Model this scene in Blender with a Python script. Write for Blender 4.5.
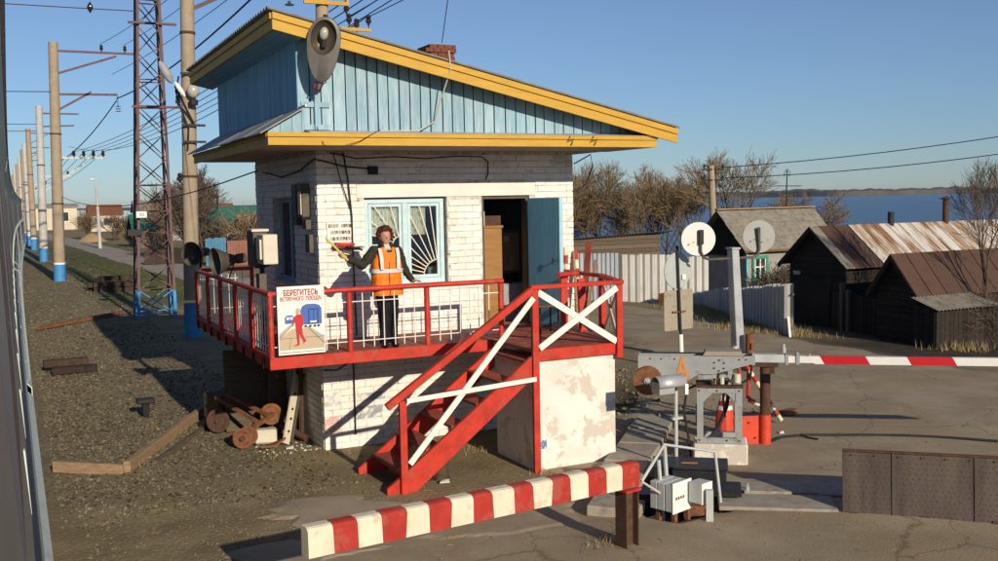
import bpy, bmesh, math, random
from mathutils import Vector, Matrix, noise
R = math.radians
for o in list(bpy.data.objects): bpy.data.objects.remove(o, do_unlink=True)
sc = bpy.context.scene
C = sc.collection
rng = random.Random(7)

# ------------------------------------------------------------------ camera
cd = bpy.data.cameras.new('camera'); cam = bpy.data.objects.new('camera', cd); C.objects.link(cam)
cd.sensor_width = 36; cd.lens = 36*1010.64/998; cd.clip_start = .02; cd.clip_end = 30000
cam.matrix_world = Matrix(((0.899041, 0.052044, -0.434761, 0), (-0.437442, 0.06312, -0.897028, 0), (-0.019243, 0.996648, 0.079514, 3.681), (0, 0, 0, 1)))
sc.camera = cam
# ------------------------------------------------------------------ sky, sun, exposure
SUN_EL, SUN_X = R(19.5), 0.045            # low sun behind the photographer, shadows run back along +Y
w = bpy.data.worlds.new('World'); sc.world = w; w.use_nodes = True
nt = w.node_tree; bg = nt.nodes['Background']
sky = nt.nodes.new('ShaderNodeTexSky'); sky.sky_type = 'NISHITA'; sky.sun_disc = False
sky.sun_elevation = SUN_EL; sky.sun_rotation = math.atan2(SUN_X, -1)
sky.altitude = 0; sky.air_density = 1.0; sky.dust_density = 0.0; sky.ozone_density = 8.0
hsv = nt.nodes.new('ShaderNodeHueSaturation'); hsv.inputs['Saturation'].default_value = .84; nt.links.new(sky.outputs[0], hsv.inputs['Color']); nt.links.new(hsv.outputs[0], bg.inputs[0]); bg.inputs[1].default_value = 0.086
sd = bpy.data.lights.new('sun', 'SUN'); sun = bpy.data.objects.new('sun', sd); C.objects.link(sun)
sd.energy = 4.5; sd.angle = R(.5); sd.color = (1, .87, .69)
sdir = Vector((SUN_X, -1, math.tan(SUN_EL)*math.hypot(SUN_X, 1))).normalized()
sun.rotation_euler = sdir.to_track_quat('Z', 'Y').to_euler(); sun.location = (0, -20, 30)
sc.view_settings.view_transform = 'Standard'; sc.view_settings.look = 'None'
sc.view_settings.exposure = 0.05; sc.view_settings.gamma = 1

# ------------------------------------------------------------------ mesh helper
class MB:
    def __init__(s): s.v = []; s.f = []
    def add(s, vs, fs):
        n = len(s.v); s.v += [tuple(v) for v in vs]; s.f += [tuple(i+n for i in f) for f in fs]; return s
    def hexa(s, p): return s.add(p, [(0,3,2,1),(4,5,6,7),(0,1,5,4),(1,2,6,5),(2,3,7,6),(3,0,4,7)])
    def box(s, x0, x1, y0, y1, z0, z1):
        return s.hexa([(x0,y0,z0),(x1,y0,z0),(x1,y1,z0),(x0,y1,z0),(x0,y0,z1),(x1,y0,z1),(x1,y1,z1),(x0,y1,z1)])
    def rbox(s, c, sz, rz=0, rx=0, ry=0):
        m = Matrix.Rotation(rz,3,'Z') @ Matrix.Rotation(ry,3,'Y') @ Matrix.Rotation(rx,3,'X'); a,b,d = [q/2 for q in sz]
        return s.hexa([Vector(c)+m@Vector(q) for q in ((-a,-b,-d),(a,-b,-d),(a,b,-d),(-a,b,-d),(-a,-b,d),(a,-b,d),(a,b,d),(-a,b,d))])
    def beam(s, p0, p1, w, h, up=(0,0,1)):
        p0, p1 = Vector(p0), Vector(p1); d = (p1-p0).normalized(); u = Vector(up)
        if abs(d.dot(u)) > .98: u = Vector((0,1,0))
        a = d.cross(u).normalized()*w/2; b = a.cross(d).normalized()*h/2
        return s.hexa([p0-a-b,p0+a-b,p1+a-b,p1-a-b,p0-a+b,p0+a+b,p1+a+b,p1-a+b])
    def tube(s, pts, r, n=8, cap=True):
        pts = [Vector(p) for p in pts]; k = len(pts); rs = r if isinstance(r,(list,tuple)) else [r]*k
        base = len(s.v); ref = None
        for i,p in enumerate(pts):
            d = (pts[min(i+1,k-1)]-pts[max(i-1,0)]).normalized()
            if ref is None: ref = Vector((0,0,1)) if abs(d.z) < .9 else Vector((1,0,0))
            a = d.cross(ref)
            if a.length < 1e-4: ref = Vector((.3,1,.2)); a = d.cross(ref)
            a.normalize(); b = d.cross(a); ref = a.cross(d)
            for j in range(n):
                t = 2*math.pi*j/n; q = p+(a*math.cos(t)+b*math.sin(t))*rs[i]; s.v.append(tuple(q))
        for i in range(k-1):
            for j in range(n):
                s.f.append((base+i*n+j, base+i*n+(j+1)%n, base+(i+1)*n+(j+1)%n, base+(i+1)*n+j))
        if cap:
            s.f.append(tuple(base+j for j in reversed(range(n)))); s.f.append(tuple(base+(k-1)*n+j for j in range(n)))
        return s
    def cyl(s, c, r, h, n=16, axis=(0,0,1)):
        a = Vector(axis).normalized(); c = Vector(c); return s.tube([c, c+a*h], r, n)
    def lathe(s, c, prof, n=20, axis=(0,0,1), closed=False):
        ax = Vector(axis).normalized(); u = ax.orthogonal().normalized(); v = ax.cross(u); c = Vector(c); b = len(s.v)
        for (r,h) in prof:
            for j in range(n):
                t = 2*math.pi*j/n; s.v.append(tuple(c+ax*h+(u*math.cos(t)+v*math.sin(t))*max(r,1e-4)))
        for i in range(len(prof)-1):
            for j in range(n): s.f.append((b+i*n+j, b+i*n+(j+1)%n, b+(i+1)*n+(j+1)%n, b+(i+1)*n+j))
        return s
    def prism(s, poly, vec):
        n = len(poly); v = Vector(vec); ps = [Vector(p) for p in poly]
        return s.add(ps+[p+v for p in ps], [tuple(reversed(range(n))), tuple(range(n,2*n))]+[(i,(i+1)%n,n+(i+1)%n,n+i) for i in range(n)])
    def ell(s, c, r, nu=14, nv=9, rot=None):
        m = rot or Matrix.Identity(3); b = len(s.v)
        for i in range(nv+1):
            ph = math.pi*i/nv
            for j in range(nu):
                t = 2*math.pi*j/nu
                s.v.append(tuple(Vector(c)+m@Vector((r[0]*math.sin(ph)*math.cos(t), r[1]*math.sin(ph)*math.sin(t), -r[2]*math.cos(ph)))))
        for i in range(nv):
            for j in range(nu): s.f.append((b+i*nu+j, b+i*nu+(j+1)%nu, b+(i+1)*nu+(j+1)%nu, b+(i+1)*nu+j))
        return s
    def mesh(s, name, off=(0,0,0), smooth=False):
        me = bpy.data.meshes.new(name); ox,oy,oz = off
        me.from_pydata([(x-ox,y-oy,z-oz) for x,y,z in s.v], [], s.f)
        bm = bmesh.new(); bm.from_mesh(me); bmesh.ops.recalc_face_normals(bm, faces=bm.faces); bm.to_mesh(me); bm.free()
        if smooth:
            for p in me.polygons: p.use_smooth = True
            try: me.set_sharp_from_angle(angle=R(40))
            except Exception: pass
        return me

def tag(o, label=None, cat=None, group=None, kind=None):
    if label: o['label'] = label
    if cat: o['category'] = cat
    if group: o['group'] = group
    if kind: o['kind'] = kind
    return o
def thing(name, label, cat, loc, group=None, rz=0):
    o = bpy.data.objects.new(name, None); C.objects.link(o); o.location = loc; o.rotation_euler.z = rz
    o.empty_display_size = .1; return tag(o, label, cat, group)
def root_off(p):
    while p.parent: p = p.parent
    return p.location if p.type == 'EMPTY' else (0,0,0)
def part(mb, name, mat, parent=None, smooth=False, local=False, bevel=0, kind=None, label=None):
    """one mesh object; vertices are world coordinates unless local"""
    off = (0,0,0) if (parent is None or local) else root_off(parent)
    me = mb.mesh(name, off, smooth); o = bpy.data.objects.new(name, me); C.objects.link(o); me.materials.append(mat)
    if parent: o.parent = parent
    if bevel:
        m = o.modifiers.new('bevel', 'BEVEL'); m.width = bevel; m.segments = 1; m.limit_method = 'ANGLE'
    if kind: o['kind'] = kind
    if label: o['label'] = label
    return o
def single(mb, name, mat, label, cat, group=None, smooth=False, bevel=0, origin=None):
    """a thing that is one mesh, origin at its base"""
    if origin is None:
        n = len(mb.v); origin = (sum(v[0] for v in mb.v)/n, sum(v[1] for v in mb.v)/n, min(v[2] for v in mb.v))
    me = mb.mesh(name, origin, smooth); o = bpy.data.objects.new(name, me); C.objects.link(o); me.materials.append(mat); o.location = origin
    if bevel:
        m = o.modifiers.new('bevel', 'BEVEL'); m.width = bevel; m.segments = 1; m.limit_method = 'ANGLE'
    return tag(o, label, cat, group)
def struct(mb, name, mat, smooth=False, kind='structure'):
    o = part(mb, name, mat, smooth=smooth); o['kind'] = kind; return o
def copy_tree(o, parent=None):
    c = o.copy(); C.objects.link(c); c.parent = parent
    for ch in list(o.children): copy_tree(ch, c)
    return c

# ------------------------------------------------------------------ materials (all procedural, world position based)
def mat(name, c, rough=.75, metal=0, var=.18, scale=5, stretch=(1,1,1), c2=None, cover=.0, s2=8, soft=.06, c3=None, cover3=0, s3=3, bump=0, bs=60, rnd=0, spec=.3):
    m = bpy.data.materials.new(name); m.use_nodes = True; t = m.node_tree; N = t.nodes; L = t.links.new; p = N['Principled BSDF']
    g = N.new('ShaderNodeNewGeometry'); mp = N.new('ShaderNodeMapping'); mp.inputs['Scale'].default_value = stretch; L(g.outputs['Position'], mp.inputs[0])
    def nz(sc_, det=4, ro=.6):
        n = N.new('ShaderNodeTexNoise'); n.inputs['Scale'].default_value = sc_; n.inputs['Detail'].default_value = det; n.inputs['Roughness'].default_value = ro; L(mp.outputs[0], n.inputs['Vector']); return n
    n1 = nz(scale); r = N.new('ShaderNodeValToRGB'); L(n1.outputs[0], r.inputs[0])
    r.color_ramp.elements[0].position = .3; r.color_ramp.elements[1].position = .7
    r.color_ramp.elements[0].color = tuple(max(0,q*(1-var)) for q in c)+(1,); r.color_ramp.elements[1].color = tuple(min(1,q*(1+var)) for q in c)+(1,)
    col = r.outputs[0]
    def over(col, cc, cov, s_):
        n = nz(s_, 6, .68); rr = N.new('ShaderNodeValToRGB'); L(n.outputs[0], rr.inputs[0])
        th = .5+(.5-cov)*.55; rr.color_ramp.elements[0].position = th-soft/2; rr.color_ramp.elements[1].position = th+soft/2
        mx = N.new('ShaderNodeMix'); mx.data_type = 'RGBA'; L(rr.outputs[0], mx.inputs['Factor']); L(col, mx.inputs['A']); mx.inputs['B'].default_value = tuple(cc)+(1,); return mx.outputs['Result']
    if c3: col = over(col, c3, cover3, s3)
    if c2: col = over(col, c2, cover, s2)
    if rnd:
        oi = N.new('ShaderNodeObjectInfo'); ma = N.new('ShaderNodeMapRange'); L(oi.outputs['Random'], ma.inputs[0]); ma.inputs[3].default_value = 1-rnd; ma.inputs[4].default_value = 1+rnd
        hs = N.new('ShaderNodeHueSaturation'); L(ma.outputs[0], hs.inputs['Value']); L(col, hs.inputs['Color']); col = hs.outputs[0]
    L(col, p.inputs['Base Color']); p.inputs['Roughness'].default_value = rough; p.inputs['Metallic'].default_value = metal; p.inputs['Specular IOR Level'].default_value = spec
    if bump:
        nb = nz(bs, 3); b = N.new('ShaderNodeBump'); b.inputs['Strength'].default_value = bump; b.inputs['Distance'].default_value = .01; L(nb.outputs[0], b.inputs['Height']); L(b.outputs[0], p.inputs['Normal'])
    return m
def plain(name, c, rough=.6, metal=0, spec=.4, emit=0): 
    m = bpy.data.materials.new(name); m.use_nodes = True; p = m.node_tree.nodes['Principled BSDF']
    p.inputs['Base Color'].default_value = tuple(c)+(1,); p.inputs['Roughness'].default_value = rough; p.inputs['Metallic'].default_value = metal; p.inputs['Specular IOR Level'].default_value = spec
    return m
K = {}
K['brick'] = mat('white_painted_brick', (.80,.77,.71), .8, var=.10, scale=3, c2=(.50,.36,.24), cover=.14, s2=14, soft=.04, c3=(.62,.58,.52), cover3=.30, s3=2.2, bump=.35, bs=70, rnd=.06)
K['mortar'] = mat('painted_mortar', (.58,.55,.50), .9, var=.25, scale=7, c2=(.14,.11,.09), cover=.33, s2=16)
K['plaster'] = mat('white_plaster', (.74,.71,.65), .85, var=.08, scale=2, c2=(.60,.50,.40), cover=.10, s2=11, bump=.2, bs=40)
K['block'] = mat('chipped_whitewash', (.74,.70,.64), .85, var=.10, scale=2.2, c2=(.26,.20,.15), cover=.20, s2=38, soft=.03, c3=(.58,.52,.45), cover3=.40, s3=3, bump=.4, bs=45)
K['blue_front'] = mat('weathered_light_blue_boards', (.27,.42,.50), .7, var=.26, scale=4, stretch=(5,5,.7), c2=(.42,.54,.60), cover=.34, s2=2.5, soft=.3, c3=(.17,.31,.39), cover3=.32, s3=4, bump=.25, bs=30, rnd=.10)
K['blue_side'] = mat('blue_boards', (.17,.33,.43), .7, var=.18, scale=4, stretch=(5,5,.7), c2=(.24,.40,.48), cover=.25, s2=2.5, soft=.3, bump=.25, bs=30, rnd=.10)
K['yellow'] = mat('yellow_painted_board', (.54,.32,.045), .6, var=.10, scale=5, stretch=(.6,1,3), c2=(.48,.27,.05), cover=.2, s2=9, soft=.12, bump=.15)
K['yellow_old'] = mat('old_yellow_board', (.50,.29,.04), .65, var=.16, scale=5, c2=(.28,.17,.05), cover=.2, s2=9, soft=.12, bump=.2)
K['soffit'] = mat('grey_soffit_board', (.33,.28,.22), .85, var=.2, scale=6)
K['red'] = mat('red_paint', (.47,.030,.018), .5, var=.22, scale=6, c2=(.16,.05,.03), cover=.17, s2=26, soft=.05, c3=(.42,.075,.045), cover3=.34, s3=5, bump=.15, bs=80, spec=.45)
K['red_wood'] = mat('red_painted_wood', (.48,.034,.018), .6, var=.25, scale=5, c2=(.17,.075,.05), cover=.20, s2=22, soft=.05, c3=(.42,.06,.035), cover3=.36, s3=4, bump=.3, bs=50)
K['deck'] = mat('worn_red_deck_paint', (.26,.055,.035), .7, var=.3, scale=7, c2=(.24,.17,.12), cover=.36, s2=6, soft=.2, bump=.3)
K['white_paint'] = mat('white_paint', (.78,.75,.68), .6, var=.08, scale=8, c2=(.45,.36,.28), cover=.12, s2=15)
K['white_dull'] = mat('dull_white_paint', (.50,.47,.40), .7, var=.15, scale=8)
K['white_rod'] = mat('white_rod_paint', (.76,.74,.69), .5, var=.1, scale=10, c2=(.30,.18,.10), cover=.12, s2=22)
K['roof_slate'] = mat('grey_asbestos_sheet', (.25,.225,.18), .9, var=.25, scale=3, c2=(.14,.13,.095), cover=.3, s2=5, soft=.2, bump=.3)
K['slate_panel'] = mat('weathered_roof_panel', (.24,.25,.25), .6, var=.22, scale=2, c2=(.34,.36,.35), cover=.35, s2=3, soft=.2, rnd=.12)
K['dark'] = mat('dark_wood', (.035,.028,.022), .9, var=.3, scale=6, stretch=(1,1,6))
K['dark_board'] = mat('old_dark_boards', (.028,.022,.017), .9, var=.35, scale=5, stretch=(1,1,6), c2=(.045,.036,.029), cover=.25, s2=7, bump=.4, rnd=.25)
K['void'] = plain('unlit_interior_lining', (.10,.09,.07), .95)
K['red_brick'] = mat('red_brick', (.17,.06,.035), .9, var=.3, scale=20, c2=(.10,.05,.035), cover=.25, s2=30)
K['concrete'] = mat('concrete', (.34,.30,.24), .9, var=.15, scale=4, c2=(.20,.18,.15), cover=.3, s2=7, soft=.2, bump=.3, bs=50)
K['pole'] = mat('pole_concrete', (.34,.27,.19), .9, var=.12, scale=2, c2=(.24,.19,.14), cover=.25, s2=5, soft=.2)
K['pole_white'] = mat('pale_pole_concrete', (.46,.45,.43), .9, var=.1, scale=2, c2=(.33,.31,.28), cover=.25, s2=5, soft=.2)
K['pole_blue'] = mat('blue_pole_paint', (.05,.24,.52), .6, var=.15, scale=3, c2=(.10,.28,.48), cover=.3, s2=6)
K['lattice'] = mat('oxide_primer_steel', (.13,.075,.075), .7, var=.2, scale=3, c2=(.08,.05,.05), cover=.25, s2=5)
K['steel_grey'] = mat('grey_painted_steel', (.32,.335,.335), .55, var=.12, scale=4, c2=(.17,.11,.07), cover=.18, s2=16, soft=.06, c3=(.25,.25,.235), cover3=.35, s3=4, metal=.0)
K['steel_light'] = mat('light_grey_enamel', (.46,.485,.48), .5, var=.10, scale=5, c2=(.24,.17,.11), cover=.16, s2=14)
K['galv'] = mat('galvanised_steel', (.45,.46,.47), .45, .3, var=.10, scale=3, c2=(.30,.29,.28), cover=.25, s2=4, soft=.2)
K['fence'] = mat('galvanised_sheet', (.50,.49,.46), .6, .1, var=.10, scale=2, stretch=(1,1,.5), c2=(.36,.30,.25), cover=.16, s2=5, soft=.15, rnd=.10)
K['fence_b'] = mat('bluish_galvanised_sheet', (.36,.39,.42), .6, .1, var=.12, scale=2, stretch=(1,1,.5), c2=(.28,.26,.24), cover=.18, s2=4, soft=.2, rnd=.10)
K['rust'] = mat('rusty_iron', (.20,.085,.04), .9, var=.3, scale=9, c2=(.09,.045,.03), cover=.3, s2=14, bump=.4)
K['rust_dark'] = mat('dark_rusty_iron', (.085,.045,.03), .9, var=.3, scale=9, c2=(.14,.07,.04), cover=.25, s2=14)
K['black'] = mat('black_cable_rubber', (.02,.02,.022), .6, var=.2, scale=9)
K['blackbox'] = mat('tarred_steel', (.022,.023,.027), .45, var=.25, scale=5, c2=(.06,.055,.05), cover=.25, s2=9, soft=.2)
K['wood'] = mat('bare_timber', (.30,.20,.12), .8, var=.25, scale=8, stretch=(1,1,3))
K['wood_grey'] = mat('grey_weathered_timber', (.125,.095,.068), .9, var=.3, scale=6, stretch=(1,1,7), c2=(.10,.075,.055), cover=.3, s2=8, bump=.4, rnd=.2)
K['sleeper'] = mat('tarred_sleeper', (.045,.03,.022), .9, var=.35, scale=8, rnd=.25)
K['porcelain'] = plain('brown_porcelain', (.03,.018,.016), .2)
K['insul_green'] = plain('glass_insulator', (.05,.07,.07), .15)
K['horn'] = mat('olive_grey_horn', (.085,.075,.06), .5, var=.2, scale=8, c2=(.14,.12,.09), cover=.2, s2=12)
K['horn_dark'] = plain('horn_throat', (.075,.08,.065), .6)
K['cream_box'] = mat('cream_enamel', (.62,.57,.45), .5, var=.06, scale=6, c2=(.40,.33,.24), cover=.12, s2=12)
K['brown_grey'] = mat('brown_grey_metal', (.10,.085,.065), .6, var=.2, scale=8)
K['wframe'] = mat('pale_blue_window_paint', (.50,.66,.70), .5, var=.08, scale=8, c2=(.36,.48,.52), cover=.2, s2=10)
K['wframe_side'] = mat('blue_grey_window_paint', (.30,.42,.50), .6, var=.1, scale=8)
K['grille'] = mat('cream_grille_paint', (.74,.69,.55), .5, var=.08, scale=8)
K['lace'] = mat('lace_curtain', (.82,.80,.72), .9, var=.2, scale=30)
K['door_blue'] = mat('shaded_door_blue', (.095,.27,.42), .5, var=.10, scale=3, stretch=(4,4,.8), c2=(.15,.34,.47), cover=.2, s2=4, soft=.2)  # deep blue has the shade on the open leaf's face mixed into it
K['door_edge'] = mat('sunlit_blue_door_edge', (.36,.60,.70), .5, var=.08, scale=5)  # same door, lighter blue: sunshine on the edge is put into the colour
K['ply'] = mat('varnished_board', (.31,.16,.05), .5, var=.15, scale=3, stretch=(1,1,4))
K['glasspane'] = bpy.data.materials.new('window_glass')
def _glass(m, refl=.25, tint=(.86,.9,.88)):
    m.use_nodes = True; t = m.node_tree; N = t.nodes; L = t.links.new; N.clear()
    o = N.new('ShaderNodeOutputMaterial'); mx = N.new('ShaderNodeMixShader'); a = N.new('ShaderNodeBsdfTransparent'); b = N.new('ShaderNodeBsdfGlossy'); f = N.new('ShaderNodeFresnel')
    f.inputs[0].default_value = 1.5; ad = N.new('ShaderNodeMath'); ad.operation = 'ADD'; ad.inputs[1].default_value = refl-.04; ad.use_clamp = True
    a.inputs[0].default_value = tint+(1,); b.inputs['Roughness'].default_value = .03
    L(f.outputs[0], ad.inputs[0]); L(ad.outputs[0], mx.inputs[0]); L(a.outputs[0], mx.inputs[1]); L(b.outputs[0], mx.inputs[2]); L(mx.outputs[0], o.inputs[0])
_glass(K['glasspane'], .10)
K['lampglass'] = plain('lamp_bulb_glass', (.40,.39,.33), .15, spec=.8)
K['lampbody'] = mat('grey_lamp_casting', (.15,.14,.125), .5, var=.12, scale=8, metal=.3)
K['lampbowl'] = plain('lamp_reflector', (.16,.13,.10), .35, .6)
K['stripe_white'] = mat('cream_white_stripe', (.70,.64,.49), .65, var=.12, scale=5, c2=(.36,.27,.18), cover=.12, s2=30, soft=.05, c3=(.60,.52,.38), cover3=.34, s3=4, bump=.3, bs=40)
K['stripe_red'] = mat('red_stripe', (.40,.035,.024), .6, var=.16, scale=5, c2=(.14,.06,.04), cover=.15, s2=24, soft=.05, c3=(.38,.075,.05), cover3=.4, s3=4, bump=.3, bs=40)
K['boom_white'] = mat('boom_white', (.72,.71,.67), .4, var=.06, scale=6, c2=(.45,.42,.36), cover=.12, s2=12)
K['boom_red'] = mat('boom_red', (.50,.012,.02), .4, var=.08, scale=6)
K['orange_paint'] = plain('orange_paint', (.62,.24,.05), .6)
K['red_panel'] = mat('red_panel', (.60,.065,.03), .55, var=.12, scale=8, c2=(.36,.10,.06), cover=.14, s2=14)
K['sign_back'] = mat('sign_back_grey', (.40,.44,.43), .5, var=.08, scale=4, c2=(.28,.28,.25), cover=.15, s2=7, soft=.2)
K['sign_white'] = mat('sign_back_white', (.80,.79,.74), .45, var=.05, scale=4)
K['sign_brown'] = mat('stained_sign_back', (.34,.30,.23), .7, var=.14, scale=6, c2=(.22,.17,.12), cover=.3, s2=6, soft=.25)
K['disc_grey'] = mat('grey_disc', (.34,.34,.32), .55, var=.06, scale=4)
K['plate'] = mat('checker_steel', (.085,.060,.058), .6, var=.3, scale=2.2, stretch=(3,3,.35), c2=(.125,.105,.080), cover=.40, s2=1.5, soft=.3, metal=.2, bump=.5, bs=110)
K['paper_white'] = plain('poster_white', (.76,.74,.69), .45)
K['p_red'] = plain('poster_red', (.50,.015,.02), .5); K['p_dred'] = plain('poster_dark_red', (.35,.02,.02), .5)
K['p_blue'] = plain('poster_blue', (.05,.13,.42), .5); K['p_dblue'] = plain('poster_dark_blue', (.02,.05,.20), .5)
K['p_tan'] = plain('poster_tan', (.50,.38,.26), .5); K['p_grey'] = plain('poster_grey', (.40,.40,.36), .5); K['p_line'] = plain('poster_line', (.06,.06,.06), .5); K['p_skin'] = plain('poster_skin', (.55,.32,.20), .5)
K['lettering'] = plain('brown_lettering', (.12,.07,.03), .7)
K['skin'] = mat('skin', (.48,.27,.19), .5, var=.06, scale=20)
K['hair'] = mat('auburn_hair', (.085,.018,.010), .6, var=.4, scale=40, bump=.6, bs=120)
K['jacket'] = mat('olive_jacket', (.030,.026,.018), .85, var=.25, scale=15, bump=.3, bs=60)
K['trousers'] = mat('black_trousers', (.010,.010,.013), .8, var=.25, scale=12)
K['vest'] = mat('hi_vis_orange', (.86,.20,.012), .6, var=.10, scale=7, bump=.6, bs=18)
K['reflective'] = plain('reflective_tape', (.62,.60,.58), .35)
K['sweater'] = mat('cream_sweater', (.62,.56,.44), .9, var=.1, scale=40)
K['shoe'] = plain('black_shoe', (.012,.012,.014), .4)
K['baton'] = plain('yellow_baton', (.62,.50,.10), .5)
K['cloth_red'] = plain('red_flag_cloth', (.55,.03,.03), .8)
K['train'] = mat('train_side_paint', (.20,.225,.19), .45, var=.2, scale=2, stretch=(1,.3,2), c2=(.22,.225,.20), cover=.35, s2=3, soft=.3, spec=.5)
K['train_sill'] = mat('pale_green_sill', (.60,.70,.65), .4, var=.12, scale=3, c2=(.46,.48,.45), cover=.3, s2=3, soft=.2)
K['train_dark'] = plain('train_dark_trim', (.03,.03,.045), .5)
K['train_roof'] = plain('train_roof_grey', (.10,.10,.10), .6)
K['roof_green'] = mat('green_metal_roof', (.03,.16,.12), .5, var=.1, scale=1)
K['roof_brown'] = mat('brown_metal_roof', (.095,.055,.038), .7, var=.25, scale=2, c2=(.075,.038,.028), cover=.4, s2=2, soft=.2, rnd=.15)
K['roof_rustwhite'] = mat('rust_streaked_white_roof', (.62,.59,.53), .6, var=.10, scale=2, stretch=(2.2,.30,.4), c2=(.24,.115,.05), cover=.44, s2=1.0, soft=.10, c3=(.36,.25,.15), cover3=.42, s3=.8)
K['wall_cream'] = mat('far_cream_wall', (.58,.52,.40), .8, var=.06, scale=.4)
K['wall_grey'] = mat('grey_limewash', (.30,.29,.27), .9, var=.15, scale=2)
K['wall_brick'] = mat('far_brick_wall', (.26,.12,.08), .9, var=.2, scale=3)
K['wall_blue'] = mat('far_blue_fence', (.07,.19,.30), .8, var=.15, scale=2)
K['turquoise'] = mat('turquoise_boards', (.10,.48,.48), .6, var=.1, scale=3)
K['green_trim'] = mat('green_trim', (.05,.26,.17), .6, var=.1, scale=5)
K['bark'] = mat('bark', (.085,.062,.045), .9, var=.3, scale=6)
K['twig'] = mat('budding_twigs', (.21,.145,.075), .9, var=.3, scale=.5, c2=(.15,.115,.075), cover=.4, s2=2, soft=.3)
K['twig_grey'] = mat('bare_twigs', (.115,.085,.062), .9, var=.3, scale=2)
K['drygrass'] = mat('dry_grass', (.30,.23,.11), .9, var=.3, scale=6)
K['grass'] = mat('spring_grass', (.10,.13,.035), .9, var=.35, scale=2, c2=(.24,.19,.08), cover=.35, s2=4, soft=.3)
K['stone'] = mat('gravel_stone', (.18,.152,.095), .9, var=.35, scale=14, c2=(.25,.222,.155), cover=.25, s2=20)
K['litter'] = plain('white_litter', (.62,.62,.60), .7)
# ------------------------------------------------------------------ terrain
def sm(a, b, t):
    t = max(0, min(1, (t-a)/(b-a))); return t*t*(3-2*t)
def und(x, y):
    return .035*noise.noise((x*.45, y*.45, 1.7))+.018*noise.noise((x*1.3, y*1.3, 4.1))
def H(x, y):
    h = 0
    t = x-15
    if t > 0: h -= .08*(t*t/(t+3))
    if x > 42: h -= min(14, .22*(x-42)**1.08)
    flat = 1-.85*sm(3.2, 4, x)*(1-sm(8.6, 9.4, x))*sm(11.2, 12, y)*(1-sm(19, 20, y))
    h += und(x, y)*flat*(1-sm(60, 90, y)*.5)
    h -= .30*sm(6.45,6.75,x)*(1-sm(7.55,7.85,x))*sm(9.25,9.45,y)*(1-sm(10.4,10.8,y))          # pit with the track relay boxes
    h += .07*math.exp(-((x-5.7)**2+(y-8.7)**2)/.5)
    h -= .45*math.exp(-(((x-9.75)/.55)**2+((y-15.9)/.9)**2)**2)
    h += .12*math.exp(-((x-10.3)**2+(y-17)**2)/1.2)
    h += .10*math.exp(-(((x-2.2)/1.2)**2))*sm(36,42,y)*(1-sm(70,80,y))
    h -= .04*(1-sm(.5,2,x))
    return h
def axis(segs):
    out = []
    for a,b,st in segs:
        n = max(1, int(round((b-a)/st))); out += [a+(b-a)*i/n for i in range(n)]
    out.append(segs[-1][1]); return out
xs = axis([(-3000,-600,600),(-600,-60,90),(-60,-4,8),(-4,0,.5),(0,13,.13),(13,28,.35),(28,48,1.2),(48,110,4),(110,130,10)])
ys = axis([(-40,2,6),(2,6,.5),(6,20,.13),(20,40,.35),(40,90,1.2),(90,250,8),(250,1000,75),(1000,6000,500)])
me = bpy.data.meshes.new('ground'); nx, ny = len(xs), len(ys)
me.from_pydata([(x,y,H(x,y)) for y in ys for x in xs], [], [(j*nx+i,j*nx+i+1,(j+1)*nx+i+1,(j+1)*nx+i) for j in range(ny-1) for i in range(nx-1)])
for p in me.polygons: p.use_smooth = True
ca = me.color_attributes.new('zone', 'FLOAT_COLOR', 'POINT')
for i,v in enumerate(me.vertices):
    x,y,_ = v.co
    j = noise.noise((x*.5,y*.5,9))*.6
    gravel = (1-sm(2.6,3.9,x+j))*sm(12,15,y+j)
    grass = sm(2.7,3.6,x+j*.5)*sm(37,42,y+j*3)*(1-sm(8,11,x))*(1-sm(90,150,y)) + .9*sm(24,30,y+j*2)*sm(8,10,x)*(1-sm(12,14,x+j*2))*(1-sm(48,52,y))
    bank = math.exp(-((x-20.8-(y-24)*.3)/1.5)**2)*sm(19,22,y)*(1-sm(36,40,y))
    soil = sm(18.0,19.2,x+j)*(1-sm(40,50,x))*sm(15.5,17,y+j)*(1-sm(23,26,y-(x-20)*.5)) + sm(6.3,6.6,x)*(1-sm(7.8,8.1,x))*sm(9.2,9.4,y)*(1-sm(10.6,10.9,y)) + .8*math.exp(-((x-10)**2+(y-16)**2)/3)
    soil += sm(30,34,x)
    ca.data[i].color = (min(1,gravel), min(1,grass+bank), min(1,soil), bank)
gm = bpy.data.materials.new('dusty_ground'); gm.use_nodes = True
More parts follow.
